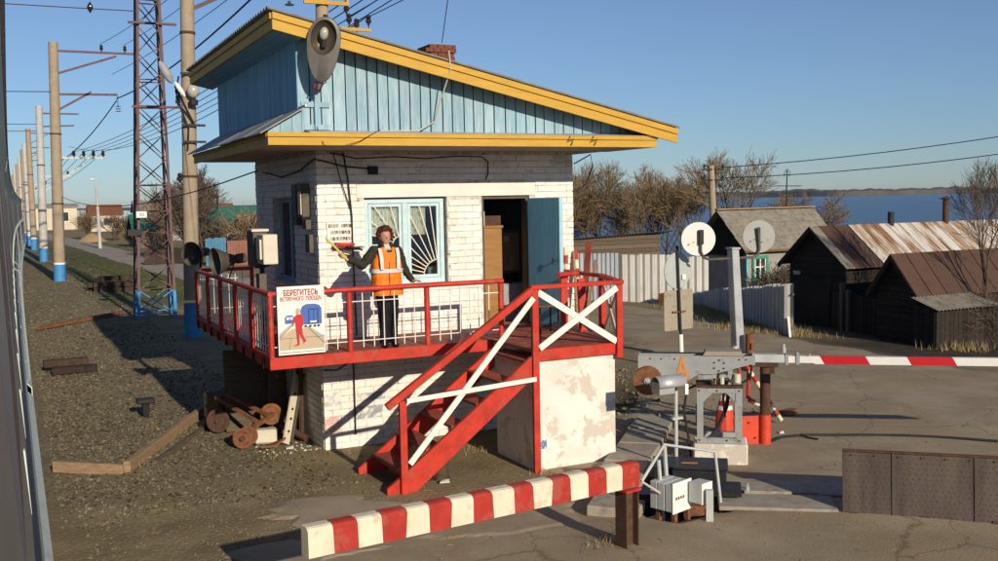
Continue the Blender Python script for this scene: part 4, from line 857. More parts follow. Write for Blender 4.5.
# ------------------------------------------------------------------ lattice mast
lm = thing('lattice_mast', 'tall tapering oxide-red lattice mast with blue painted feet', 'lattice mast', (4.3,35.3,0))
def corner(ix, iy, z):
    f = z/12.0; half = .58-(.58-.30)*f; cx = 4.30+.26*f; cy = 35.35+.2*f; return Vector((cx+(ix*half), cy+iy*half, z))
for ix in (-1,1):
    for iy in (-1,1):
        part(MB().beam(corner(ix,iy,.9),corner(ix,iy,13),.085,.085), 'leg', K['lattice'], lm); part(MB().beam(corner(ix,iy,-.1),corner(ix,iy,.898),.10,.10), 'blue_foot', K['pole_blue'], lm)
zz = [.15]+[.95+k*.86 for k in range(15)]
for k in range(len(zz)-1):
    for (a,b_) in (((-1,-1),(1,-1)),((1,-1),(1,1)),((1,1),(-1,1)),((-1,1),(-1,-1))):
        m_ = K['pole_blue'] if k == 0 else K['lattice']
        part(MB().beam(corner(*a,zz[k]),corner(*b_,zz[k+1]),.035,.035), 'diagonal', m_, lm)
        if k % 4 in (0,1): part(MB().beam(corner(*a,zz[k]),corner(*b_,zz[k]),.035,.035), 'strut', m_, lm)
        if a == (-1,-1) or k == 0: part(MB().beam(corner(*b_,zz[k]),corner(*a,zz[k+1]),.030,.030), 'diagonal', m_, lm)
npm = part(MB().box(3.78,4.10,34.62,34.65,3.33,3.53), 'number_plate', K['sign_white'], lm)
text('30', 'numerals', K['p_line'], npm, (3.94,34.61,3.37), .17, (R(90),0,0))
part(MB().box(3.5,3.95,34.7,34.9,2.75,2.95), 'bracket_box', K['black'], lm)
for z in (9.6,6.9): part(MB().box(3.85,5.35,34.95,35.05,z,z+.07), 'bracket_arm', K['lattice'], lm)
for (x,z) in ((5.25,4.45),(5.3,7.0)): part(insul(MB(),(x,35,z),2), 'insulator', K['porcelain'], lm)

# ------------------------------------------------------------------ wires
def wire(p0, p1, sag, r, label, n=14, grp='overhead wires'):
    p0, p1 = Vector(p0), Vector(p1); pts = []
    for k in range(n+1):
        t_ = k/n; q = p0.lerp(p1,t_); q.z -= sag*4*t_*(1-t_); pts.append(q)
    return single(MB().tube(pts, r, 5), 'overhead_wire', K['black'], label, 'wire', grp, origin=tuple(p0))
wire((2.5,54.2,4.25),(4.06,18.2,4.28),.55,.014,'sagging black cable from the track pole to the booth corner')
wire((5.25,54.3,9.1),(6.6,29.1,9.55),.35,.030,'thick feeder cable from the bracket arm up past the thick pole')
wire((5.25,54.3,9.0),(2.9,76,6.6),.5,.030,'dark feeder cable dropping from the bracket arm to the second pole')
for k,(dx,nm) in enumerate(((.8,'first'),(1.25,'second'),(1.7,'third'),(2.15,'fourth'))):
    wire((2.35+dx,54.3,6.45),(5.2+dx*.9,12,7.6+.12*k),.5,.011,'thin line wire from the white crossarm, %s from the pole, running overhead' % nm); wire((2.35+dx,54.3,6.45),(2.2+dx*.8,112,6.0),.4,.014,'thin line wire receding from the white crossarm, %s from the pole' % nm)
wire((4.6,54.3,11.75),(7.6,14,11.9),.6,.013,'thin wire from the inner pin of the top bracket arm'); wire((5.7,54.3,11.75),(8.3,14,12.3),.6,.013,'thin wire from the outer pin of the top bracket arm')
wire((5.1,54.3,10.3),(7.9,14,10.9),.5,.013,'thin wire from the second bracket arm of the nearest track pole')
wire((4.2,35.3,10.05),(-9,35.3,10.15),.05,.016,'horizontal cross-span wire at the top left with an insulator')
single(MB().lathe((2.75,35.3,10.08),[(.001,-.10),(.06,-.08),(.17,-.02),(.17,.02),(.06,.08),(.001,.10)],14,(1,0,0)), 'span_insulator', K['porcelain'], 'dark disc insulator on the cross-span wire at the top left', 'insulator', smooth=True)
wire((2.3,54.2,9.35),(-9,54.2,9.3),.05,.022,'horizontal cross-span wire tied to the nearest track pole'); wire((2.2,76.5,9.45),(-9,76.5,9.5),.05,.022,'upper cross-span wire at the second track pole'); wire((2.2,76.5,9.0),(-9,76.5,8.9),.05,.022,'lower cross-span wire at the second track pole')
wire((5.0,15.5,6.6),(8.2,9,8.9),.1,.008,'thin wire leaving the roof mast from its left insulator'); wire((5.3,15.5,6.6),(8.8,9,8.7),.1,.008,'thin wire leaving the roof mast from its right insulator'); wire((5.3,15.48,6.62),(2.9,54,6.7),.9,.010,'thin wire from the roof mast back along the track')
wire((5.5,13.0,5.85),(4.3,9.0,8.2),.06,.006,'pale stay wire tied to the roof edge')

# ------------------------------------------------------------------ passenger train on the left
def side(y): return 1.5e-4*y*abs(y)
prof = [(-3.0,.95),(.14,.95),(.15,1.0),(.15,1.22),(.08,1.30),(.06,2.0),(.03,2.6),(-.01,3.2),(-.03,3.6),(-.025,4.1),(.015,4.35),(.015,4.42),(-.05,4.46),(-.5,4.85),(-1.5,5.0),(-2.6,4.8),(-3.0,4.4)]
def car(y0, y1, label):
    o = thing('passenger_car', label, 'railway car', (side((y0+y1)/2)-1.4,(y0+y1)/2,.9), 'cars of the passenger train'); n = 40
    def strip(pr, closed, yy0=y0, yy1=y1, dx=0):
        m = MB(); k = len(pr)
        for i in range(n+1):
            y = yy0+(yy1-yy0)*i/n
            for (a,z) in pr: m.v.append((a+dx+side(y),y,z))
        for i in range(n):
            for j in range(k if closed else k-1): m.f.append((i*k+j,i*k+(j+1)%k,(i+1)*k+(j+1)%k,(i+1)*k+j))
        if closed: m.f += [tuple(range(k)), tuple(n*k+j for j in reversed(range(k)))]
        return m
    part(strip(prof,True), 'body', K['train'], o)
    part(strip([(.08,.96),(.155,.96),(.162,1.0),(.162,1.225),(.078,1.32)],True), 'sill', K['train_sill'], o)
    for z in (1.7,2.05,2.4): 
        xx = .06 if z < 2.1 else .04; part(strip([(xx-.02,z),(xx+.012,z+.01),(xx+.012,z+.05),(xx-.02,z+.06)],True), 'rib', K['train'], o)
    part(strip([(.03,2.62),(.042,2.62),(.034,2.75),(.02,2.75)],True), 'stripe', K['train_dark'], o); part(strip([(.062,1.84),(.078,1.84),(.076,1.90),(.06,1.90)],True), 'stripe', K['train_sill'], o); part(strip([(.078,1.33),(.09,1.33),(.088,1.42),(.074,1.42)],True), 'stripe', K['train_dark'], o)
    part(strip([(.005,4.33),(.03,4.36),(.03,4.43),(.0,4.45)],True), 'gutter', K['train_dark'], o)
    y = y0+2.2
    while y+1.2 < y1-1.5:
        part(MB().hexa([(side(y)-.05,y,3.1),(side(y)+.0,y,3.1),(side(y+1.1)+.0,y+1.1,3.1),(side(y+1.1)-.05,y+1.1,3.1),(side(y)-.06,y,3.95),(side(y)-.022,y,3.95),(side(y+1.1)-.022,y+1.1,3.95),(side(y+1.1)-.06,y+1.1,3.95)]), 'window', K['train_dark'], o) if not (-1.5 < y < 1.2) else None
        y += 1.9
    yy = y0+1.0
    while yy < y1-.5:      # riveted panel joints
        s_ = side(yy); part(MB().hexa([(s_+.06,yy,1.34),(s_+.084,yy,1.34),(s_+.084,yy+.03,1.34),(s_+.06,yy+.03,1.34),(s_-.01,yy,2.95),(s_+.012,yy,2.95),(s_+.012,yy+.03,2.95),(s_-.01,yy+.03,2.95)]), 'panel_joint', K['train_sill'], o); yy += 1.15
    for yy in (y0+.5,y1-.6):
        s_ = side(yy); part(MB().tube([(s_+.07,yy,1.5),(s_+.13,yy,1.55),(s_+.08,yy,2.9),(s_+.02,yy,2.95)],.011,6), 'grab_rail', K['steel_grey'], o)
        part(MB().box(s_-.2,s_+.13,yy+.1,yy+.5,.55,.60), 'step', K['train_dark'], o); part(MB().box(s_-.2,s_+.12,yy+.1,yy+.5,.80,.84), 'step', K['train_dark'], o)
    for yy in (y0+3.5,y1-3.5):
        for q in (-1.2,1.2): part(MB().cyl((side(yy)-.75,yy+q,.475),.475,.13,18,(1,0,0)), 'wheel', K['rust_dark'], o)
        part(MB().box(side(yy)-.6,side(yy)-.35,yy-1.6,yy+1.6,.35,.62), 'bogie_frame', K['train_dark'], o)
    return o
car(-8,14.5,'grey-green passenger car the photographer leans out of, filling the left edge')
car(15.2,38.5,'second grey-green passenger car ahead at the left edge'); car(39.2,62.5,'third passenger car far ahead on the curve at the left'); car(63.2,86.5,'farthest visible passenger car on the curve at the left')
for X in (-2.25,-.72):
    m = MB()
    for i in range(121): 
        y = -10+i*1.5; 
        m.v += [(X-.036+side(y),y,-.02),(X+.036+side(y),y,-.02),(X+.036+side(y),y,.14),(X-.036+side(y),y,.14)]
    for i in range(120):
        for j in range(4): m.f.append((i*4+j,i*4+(j+1)%4,(i+1)*4+(j+1)%4,(i+1)*4+j))
    single(m, 'rail', K['rust'], 'steel rail under the train, %s of the two' % ('farther' if X < -1 else 'nearer'), 'rail', 'rails under the train', origin=(X,60,0))
# ------------------------------------------------------------------ crossing keeper
pe = thing('person', 'person in orange hi-vis vest, dark jacket and trousers holding out a yellow signal stick', 'person', (4.70,13.28,DZ))
def rem(o, vox, sm_it=4):
    m = o.modifiers.new('remesh','REMESH'); m.mode = 'VOXEL'; m.voxel_size = vox; m.use_smooth_shade = True
    s_ = o.modifiers.new('smooth','SMOOTH'); s_.iterations = sm_it; s_.factor = .5; return o
CX, CY = 4.70, 13.28
SHR, ELR, HAR = (CX-.165,CY,DZ+1.345), (4.31,CY-.14,DZ+1.17), (4.06,CY-.15,DZ+1.29)     # arm held out
SHL, ELL, HAL = (CX+.165,CY,DZ+1.335), (CX+.27,CY+.02,DZ+1.08), (5.05,13.14,DZ+.90)      # hand on the rail
body = MB()
HC = (CX-.01,CY-.015,DZ+1.545)
body.ell(HC,(.074,.092,.112)).ell((CX-.01,CY-.055,DZ+1.475),(.045,.045,.045)).ell((CX-.014,CY-.108,DZ+1.532),(.013,.022,.022)).ell((CX-.076,CY,DZ+1.52),(.012,.02,.03)).ell((CX+.076,CY,DZ+1.52),(.012,.02,.03))
body.tube([(CX,CY+.01,DZ+1.47),(CX,CY+.02,DZ+1.34),(CX,CY+.02,DZ+1.2)],[.05,.055,.10],12)
body.ell((CX,CY+.01,DZ+1.12),(.15,.10,.26)).ell((CX,CY+.01,DZ+.86),(.155,.11,.14))
for sx in (-1,1):
    body.tube([(CX+sx*.072,CY+.01,DZ+.86),(CX+sx*.068+.01,CY-.015,DZ+.48),(CX+sx*.068+.012,CY+.01,DZ+.08)],[.075,.045,.035],10)
body.tube([SHR,ELR,HAR],[.05,.042,.028],10); body.tube([SHL,ELL,HAL],[.05,.042,.028],10)
# right hand closed round the stick
hx,hy,hz = HAR
body.ell((hx-.035,hy-.01,hz+.02),(.045,.022,.036))
for k in range(4):
    bx_ = hx-.075+.010*k; bz_ = hz+.048-.021*k; r_ = .0085-.0006*k
    body.tube([(bx_+.02,hy-.02,bz_),(bx_-.012,hy-.05,bz_),(bx_+.008,hy-.066,bz_-.004),(bx_+.03,hy-.052,bz_-.006)],[r_,r_,r_,r_*.9],6)
body.tube([(hx-.02,hy-.02,hz+.045),(hx-.03,hy-.045,hz+.062),(hx-.052,hy-.062,hz+.066)],[.011,.010,.008],6)
# left hand resting on the rail
lx,ly,lz = HAL
body.ell((lx+.02,ly-.01,lz+.02),(.045,.045,.018))
for k in range(4):
    fy = ly-.035+.020*k; L_ = (.055,.062,.06,.048)[k]; body.tube([(lx+.04,fy,lz+.024),(lx+.04+L_*.6,fy-.004,lz+.020),(lx+.045+L_,fy-.004,lz-.006)],[.0095,.009,.008],6)
body.tube([(lx+.0,ly-.045,lz+.02),(lx+.03,ly-.068,lz+.012),(lx+.05,ly-.072,lz-.004)],[.011,.010,.008],6)
rem(part(body, 'body', K['skin'], pe, smooth=True), .006, 2)
hair = MB(); hr = random.Random(3)
for k in range(420):
    a = hr.uniform(0,2*math.pi); e_ = hr.uniform(-.55,1.0); ce = math.sqrt(1-e_*e_)
    d_ = Vector((math.cos(a)*ce, math.sin(a)*ce, e_))
    if d_.y < -.25 and d_.z < .55: continue
    q = Vector(HC)+Vector((d_.x*.106,d_.y*.116+.012,d_.z*.126+.012))*hr.uniform(.93,1.07); s_ = hr.uniform(.011,.022); hair.ell(q,(s_*1.08,s_*1.08,s_*1.05),8,6)
hair.ell((CX-.005,CY+.02,DZ+1.575),(.085,.09,.10))
rem(part(hair, 'hair', K['hair'], pe, smooth=True), .007, 0)
fcx = MB()
for sx in (-1,1): fcx.ell((CX-.012+sx*.031,CY-.088,DZ+1.557),(.013,.008,.007),8,6)
part(fcx, 'eyes', K['shoe'], pe); part(MB().ell((CX-.012,CY-.093,DZ+1.482),(.024,.008,.007),8,6), 'mouth', plain('lips',(.30,.07,.06),.5), pe)
jk = MB(); jk.ell((CX,CY+.01,DZ+1.14),(.19,.135,.30)).ell((CX,CY+.015,DZ+.86),(.185,.14,.17)).tube([(CX,CY+.02,DZ+1.44),(CX,CY+.02,DZ+1.32)],[.085,.15],14)
def upto(a,b_,f): return tuple(Vector(a).lerp(Vector(b_),f))
jk.tube([(CX-.08,CY+.01,DZ+1.33),SHR,upto(SHR,ELR,.5),ELR,upto(ELR,HAR,.6),upto(ELR,HAR,.92)],[.09,.085,.075,.066,.052,.045],10)
jk.tube([(CX+.08,CY+.01,DZ+1.33),SHL,upto(SHL,ELL,.5),ELL,upto(ELL,HAL,.6),upto(ELL,HAL,.95)],[.09,.085,.075,.066,.052,.045],10)
rem(part(jk, 'jacket', K['jacket'], pe, smooth=True), .011, 3)
part(MB().tube([(CX-.01,CY+.0,DZ+1.44),(CX-.008,CY-.02,DZ+1.40),(CX-.005,CY-.085,DZ+1.335)],[.058,.066,.062],12), 'collar', K['sweater'], pe, smooth=True)
rem(part(MB().ell((CX-.07,CY-.02,DZ+1.42),(.035,.06,.05)).ell((CX+.07,CY-.02,DZ+1.42),(.035,.06,.05)).ell((CX,CY+.07,DZ+1.43),(.09,.04,.05)), 'jacket_collar', K['jacket'], pe, smooth=True), .01, 2)
ctex = bpy.data.textures.new('cloth_folds','CLOUDS'); ctex.noise_scale = .09; ctex.noise_depth = 2
def folds(o, st_):
    m = o.modifiers.new('folds','DISPLACE'); m.texture = ctex; m.strength = st_; m.mid_level = .5; m.texture_coords = 'LOCAL'; return o
for c_ in pe.children:
    if c_.name.startswith('jacket'): folds(c_, .035)
# vest: lofted shell with shoulder straps
def loft(rows, n=32, yc=CY+.01):
    m = MB()
    for (z,rx,ry,dx) in rows:
        for j in range(n):
            a = 2*math.pi*j/n; c_, s_ = math.cos(a), math.sin(a); e_ = 2.6
            m.v.append((CX+dx+rx*abs(c_)**(2/e_)*(1 if c_ >= 0 else -1), yc+ry*abs(s_)**(2/e_)*(1 if s_ >= 0 else -1)+.012*noise.noise((a*2.2,z*7,1))+.006*math.sin(5*a+z*9), z))
    for i in range(len(rows)-1):
        for j in range(n): m.f.append((i*n+j,i*n+(j+1)%n,(i+1)*n+(j+1)%n,(i+1)*n+j))
    return m
vest = loft([(DZ+.73,.222,.168,.006),(DZ+.75,.225,.172,.006),(DZ+.85,.220,.168,.004),(DZ+.93,.212,.162,.002),(DZ+1.0,.214,.164,0),(DZ+1.08,.210,.160,0),(DZ+1.15,.208,.158,0),(DZ+1.26,.200,.150,0),(DZ+1.33,.185,.130,0),(DZ+1.385,.150,.10,0),(DZ+1.395,.105,.085,0)])
vo_ = part(vest, 'vest', K['vest'], pe, smooth=True); sb_ = vo_.modifiers.new('sub','SUBSURF'); sb_.levels = sb_.render_levels = 2; folds(vo_, .03)
def band(z0,z1,ex): 
    def rad(z): 
        return .212+ex, .162+ex
    return loft([(z0,*rad(z0),0),(z1,*rad(z1),0)])
part(band(DZ+1.045,DZ+1.100,.018), 'reflective_band', K['reflective'], vo_, smooth=True)
for sx in (-1,1):
    m = MB(); pts = [(CX+sx*.115,CY-.160,DZ+1.09),(CX+sx*.118,CY-.158,DZ+1.16),(CX+sx*.122,CY-.150,DZ+1.255),(CX+sx*.125,CY-.128,DZ+1.325),(CX+sx*.125,CY-.09,DZ+1.385)]
    for (x,y,z) in pts: m.v += [(x-.024,y-.020,z),(x+.024,y-.020,z)]
    for i in range(len(pts)-1): m.f.append((2*i,2*i+1,2*i+3,2*i+2))
    part(m, 'reflective_strap', K['reflective'], vo_, smooth=True)
part(MB().tube([(CX-.01,CY-.178,DZ+.74),(CX-.01,CY-.172,DZ+1.0),(CX-.01,CY-.166,DZ+1.2)],.004,5), 'zip', K['rust'], vo_)
tr = MB()
for sx in (-1,1): tr.tube([(CX+sx*.070,CY+.01,DZ+.90),(CX+sx*.072,CY-.005,DZ+.70),(CX+sx*.068+.01,CY-.03*(sx > 0),DZ+.46),(CX+sx*.066+.012,CY+.01,DZ+.22),(CX+sx*.068+.012,CY+.01,DZ+.05)],[.11,.092,.072,.062,.064],12)
tr.ell((CX,CY+.01,DZ+.86),(.16,.12,.10)); folds(rem(part(tr, 'trousers', K['trousers'], pe, smooth=True), .011, 2), .022)
for sx in (-1,1): part(MB().ell((CX+sx*.075+.01,CY-.05,DZ+.038),(.045,.125,.038),12,8), 'shoe', K['shoe'], pe, smooth=True)
stk = single(MB().tube([(hx+.03,hy-.045,hz-.045),(hx-.265,hy-.05,hz+.27)],[.016,.014],8), 'signal_stick', K['baton'], "short yellow rolled flag stick in the keeper's raised hand", 'signal stick', smooth=True)

# ------------------------------------------------------------------ striped guard beam in front
gb = thing('guard_beam', 'red and white striped guard beam on a steel post in the foreground', 'guard rail', (5.6,8.72,0))
a0, a1 = Vector((2.03,7.88,.955)), Vector((5.66,8.56,.865)); n = 16
for k in range(n):
    p0, p1 = a0.lerp(a1,k/n), a0.lerp(a1,(k+1)/n-.0004)
    dv = (a1-a0).normalized(); sv = Vector((dv.y,-dv.x,0)).normalized(); wv_ = Vector((0,0,1)); hh_, ww_, c_ = .125, .065, .035     # rounded-shoulder beam section
    sec = [sv*ww_+wv_*-hh_, sv*ww_+wv_*(hh_-c_), sv*(ww_-c_*.5)+wv_*(hh_-c_*.3), sv*(ww_-c_*1.2)+wv_*hh_, sv*-ww_+wv_*hh_, sv*-ww_+wv_*-hh_]
    jt = dv*rng.uniform(-.012,.012); jb = dv*rng.uniform(-.012,.012)
    if k == 0: jt0 = jb0 = dv*0
    if k == n-1: jt = jb = dv*0
    lo = [p0+q+(jt0 if q.z > 0 else jb0) for q in sec]; hi = [p1+q+(jt if q.z > 0 else jb)-dv*.0008 for q in sec]
    part(MB().add(lo+hi, [tuple(range(6)),tuple(range(11,5,-1))]+[(i,(i+1)%6,6+(i+1)%6,6+i) for i in range(6)]), 'stripe', K['stripe_red'] if k % 2 else K['stripe_white'], gb); jt0, jb0 = jt, jb
part(MB().rbox((5.60,8.60,.69),(.22,.16,.025),rz=R(13)), 'bracket', K['red'], gb)
pm = MB(); m_ = R(13)
for (dx,wx,wy) in ((-.085,.014,.16),(.085,.014,.16),(0,.16,.012)): pm.rbox((5.62+dx*math.cos(m_),8.66+dx*math.sin(m_),.31),(wx,wy,.70),rz=m_)
part(pm, 'post', K['rust_dark'], gb)

# ------------------------------------------------------------------ automatic barrier
BR = R(-37); br = thing('level_crossing_barrier', 'grey automatic barrier mechanism with lettered arm and red and white boom', 'barrier', (8.75,11.1,0), rz=BR)
def bp(m, name, mt, par=None, **k): return part(m, name, mt, par or br, local=True, **k)
bp(MB().box(-.37,.36,-.22,.30,-.15,.285), 'concrete_base', K['block'], bevel=.02)
fm2 = MB()
for x in (-.32,.20):
    for y in (-.16,.20): fm2.box(x,x+.085,y,y+.06,.29,1.06)
fm2.box(-.235,.20,-.158,-.10,.29,.36).box(-.235,.20,-.158,-.10,.99,1.055).box(-.235,.20,.20,.258,.29,.36).box(-.235,.20,.20,.258,.99,1.055).box(-.318,-.25,-.10,.20,.99,1.052).box(.21,.283,-.10,.20,.99,1.052)
bp(fm2, 'pedestal_frame', K['steel_grey'])
bp(MB().box(-.335,.30,-.18,.275,1.062,1.09), 'top_plate', K['rust_dark'])
bp(MB().tube([(.12,.05,1.0),(.08,.05,.75),(-.02,.04,.5),(-.12,.0,.35),(-.2,-.05,.31)],.028,8), 'cable', K['black'], smooth=True)
hw = MB().box(-.12,-.06,-.05,.10,1.09,1.30).box(.10,.16,-.05,.10,1.09,1.30).cyl((-.16,.02,1.20),.04,.36,10,(1,0,0)).cyl((.02,.05,1.09),.05,.14,10).box(.17,.28,-.08,.08,1.10,1.20)
bp(hw, 'drive_gear', K['steel_grey'])
bp(MB().cyl((.22,-.06,1.12),.05,.12,12).cyl((.02,-.08,1.10),.03,.1,8), 'drive_motor', K['cream_box'], smooth=True)
bp(MB().tube([(.06,.1,1.08),(.04,.12,.85),(.06,.1,.6)],.02,6), 'red_rod', K['red'])
armpoly = [(-1.12,1.14),(-.42,1.16),(-.30,1.24),(-.10,1.24),(.46,1.40),(.46,1.495),(-1.12,1.495)]
aw = MB()
for y in (-.13,.10): aw.prism([(x,y,z) for x,z in armpoly],(0,.03,0))
bp(aw, 'arm_plates', K['steel_grey']); bp(MB().prism([(-.30,-.10,1.16),(.14,-.10,1.20),(.14,-.10,1.235),(-.30,-.10,1.235)],(0,.2,0)), 'cross_brace', K['steel_grey'])
bp(MB().box(-.20,.28,-.15,.15,1.50,1.56).prism([(-.24,-.15,1.50),(-.20,-.15,1.56),(-.20,-.15,1.50)],(0,.3,0)), 'top_cover', K['sign_brown'])
bp(MB().tube([(-1.08,-.10,1.53),(-.22,-.10,1.53)],.012,6), 'conduit', K['black'])
for k in range(6):
    a = k*math.pi/3+.5; bp(MB().cyl((-.02+.075*math.cos(a),-.145,1.365+.075*math.sin(a)),.011,.02,6,(0,1,0)), 'bolt', K['black'])
cw = bp(MB().cyl((-.98,-.34,1.17),.195,.09,24,(0,1,0)), 'counterweight', K['rust'], smooth=True); bp(MB().cyl((-.98,-.235,1.17),.185,.09,24,(0,1,0)), 'counterweight', K['sign_brown'], smooth=True)
bp(MB().cyl((-.98,-.38,1.17),.022,.5,8,(0,1,0)).cyl((-.98,-.36,1.17),.05,.02,8,(0,1,0)), 'spindle', K['galv'])
o = text('A', 'letter', K['orange_paint'], br, (0,0,0), .46, (R(90),0,0), .19, bold=.006); o.location = (-.52,-.136,1.165); o.scale = (1,1,1)
bp(MB().box(.44,.86,-.07,.07,1.40,1.51), 'boom_socket', K['steel_light'], bevel=.008); bp(MB().box(.42,.46,-.10,.10,1.37,1.53), 'clamp', K['steel_grey']); bp(MB().box(.86,.90,-.08,.08,1.38,1.52), 'clamp', K['steel_grey'])
bm_ = bp(MB().box(.90,1.24,-.045,.045,1.40,1.49), 'boom', K['boom_white']); bp(MB().box(1.0,1.05,-.06,.06,1.38,1.51).cyl((1.02,0,1.51),.02,.03,8).cyl((1.18,0,1.49),.015,.03,8), 'hinge', K['steel_grey'], bm_)
bp(MB().cyl((.84,0,1.53),.035,.07,10).cyl((.84,0,1.60),.022,.05,10), 'lamp', K['galv'], smooth=True)
xb = 1.24; sl_ = .05; segs_ = [(1.24,1.31,0),(1.31,1.90,1),(1.90,2.42,0),(2.42,2.99,1),(2.99,3.55,0),(3.55,4.12,1),(4.12,4.7,0),(4.7,5.3,1),(5.3,5.6,0)]
for (s0,s1,rr) in segs_:
    bp(MB().prism([(s0+(.06 if s0 > 1.3 else 0),-.04,1.385),(s1+.06,-.04,1.385),(s1,-.04,1.49),(s0,-.04,1.49)],(0,.08,0)), 'boom_stripe', K['boom_red'] if rr else K['boom_white'], bm_)
for (x,z) in ((-.29,.33),(-.29,1.02),(.245,.33),(.245,1.02),(-.05,1.02),(.08,.33)): bp(MB().cyl((x,-.166,z),.014,.016,6,(0,1,0)), 'bolt', K['rust_dark'])
for x in (-.95,-.80,-.62,.25,.34): bp(MB().cyl((x,-.142,1.45),.011,.02,6,(0,1,0)), 'bolt', K['rust_dark'])
bp(MB().prism([(-.235,-.15,.99),(-.235,-.15,.86),(-.10,-.15,.99)],(0,.012,0)), 'gusset', K['steel_grey']); bp(MB().prism([(.20,-.15,.99),(.20,-.15,.86),(.07,-.15,.99)],(0,.012,0)), 'gusset', K['steel_grey'])
bp(MB().tube([(-.30,.0,1.08),(-.46,.0,1.0),(-.50,-.02,.7),(-.44,-.02,.35),(-.40,-.1,.02)],.018,7), 'hose', K['black'], smooth=True); bp(MB().tube([(.30,.05,1.10),(.40,.05,1.16),(.42,.02,1.32),(.36,.0,1.40)],.016,7), 'hose', K['black'], smooth=True)
bp(MB().box(-.34,-.30,-.10,.10,.55,.80), 'terminal_box', K['steel_grey'], bevel=.006); bp(MB().cyl((-.10,-.16,1.13),.03,.05,8,(0,1,0)).cyl((.14,-.16,1.15),.025,.05,8,(0,1,0)), 'pivot', K['rust_dark']); bp(MB().tube([(-.05,-.10,1.10),(-.02,-.12,1.24),(.06,-.10,1.28),(.12,-.08,1.14)],.012,6), 'linkage', K['rust_dark'])
bp(MB().tube([(-.9,-.16,1.17),(-.7,-.15,1.12),(-.5,-.14,1.13),(-.36,-.14,1.10)],.010,6), 'linkage', K['rust_dark'])
# boom rest
rp = thing('boom_rest', 'rusty boom rest post with a red painted foot', 'post', (9.89,11.51,0))
part(MB().tube([(9.89,11.51,.46),(9.89,11.51,1.16)],.075,14), 'post', K['rust_dark'], rp, smooth=True); part(MB().tube([(9.89,11.51,-.1),(9.89,11.51,.458)],.085,14), 'red_foot', K['red_panel'], rp, smooth=True)
part(MB().rbox((9.89,11.51,1.20),(.36,.16,.05),rz=BR).rbox((9.95,11.46,1.12),(.10,.10,.10),rz=BR), 'cradle', K['rust_dark'], rp)
single(MB().rbox((9.70,11.60,.23),(.27,.02,.42),rz=R(-20)).cyl((9.66,11.58,.35),.012,.03,6,(-.3,-1,0)).cyl((9.75,11.55,.12),.012,.03,6,(-.3,-1,0)), 'metal_plate', K['red_panel'], 'small red metal panel with bolt holes beside the boom rest', 'panel')
cn = thing('traffic_cone', 'small red marker with white bands right behind the barrier pedestal', 'marker', (9.50,11.95,0))
part(MB().tube([(9.5,11.95,.20),(9.5,11.95,.50)],[.15,.12],12), 'body', K['red_panel'], cn); 
for k in range(3): part(MB().tube([(9.5,11.95,.502+k*.065),(9.5,11.95,.56+k*.065)],[.118-k*.018,.105-k*.018],12), 'band', K['boom_white'] if k % 2 == 0 else K['stripe_red'], cn)
part(MB().tube([(9.5,11.95,-.05),(9.5,11.95,.2)],.02,6), 'stem', K['black'], cn)
sp_ = striped('striped_pole', (11.07,12.5,.05), (10.12,12.5,1.32), .035, 13, 'slanting red and white striped pole behind the barrier', None)
striped('striped_pole', (10.74,12.45,.28), (10.38,12.45,.46), .04, 4, 'short red and white striped stub under the slanting pole', None)
single(MB().tube([(10.30,12.6,-.05),(10.30,12.6,.95)],.03,8).tube([(10.48,12.6,.45),(10.5,12.6,.95)],.035,8), 'red_bracket', K['stripe_red'], 'dark red bracket posts carrying the slanting striped pole', 'bracket')
single(MB().tube([(13.78,16.51,-.05),(13.78,16.51,.80)],.10,10).tube([(13.74,16.40,.50),(13.74,16.40,.62)],.03,6), 'rusty_stub', K['rust'], 'short rusty pipe stub at the foot of the disc post', 'post', smooth=True)

# signal hood on a thin post
hd = thing('dwarf_signal', 'hooded grey signal on a thin post in front of the barrier arm', 'signal', (7.40,10.27,-.2))
m = MB(); n = 14
for (x,rr) in ((7.07,.11),(7.50,.11)):
    for k in range(n+1):
        a = math.pi*(-.12+1.24*k/n); m.v.append((x, 10.27-.0+rr*math.cos(a), 1.37+rr*math.sin(a)+(0.0)))
for k in range(n): m.f.append((k,k+1,n+1+k+1,n+1+k))
o = part(m, 'hood', K['galv'], hd, smooth=True); mo = o.modifiers.new('solid','SOLIDIFY'); mo.thickness = .008
part(MB().box(7.08,7.32,10.18,10.36,1.25,1.40), 'lamp_housing', K['steel_grey'], hd); part(MB().cyl((7.32,10.27,1.33),.075,.05,16,(1,0,0)), 'lens_rim', K['black'], hd); part(MB().box(7.47,7.52,10.16,10.18,1.22,1.36), 'clip', K['sign_white'], hd)
part(MB().tube([(7.40,10.27,-.2),(7.40,10.27,1.26)],.024,8), 'post', K['steel_light'], hd, smooth=True); part(MB().rbox((7.40,10.25,.90),(.16,.05,.03)), 'crossbar', K['steel_light'], hd)
hd.location = (7.77,10.78,-.32)

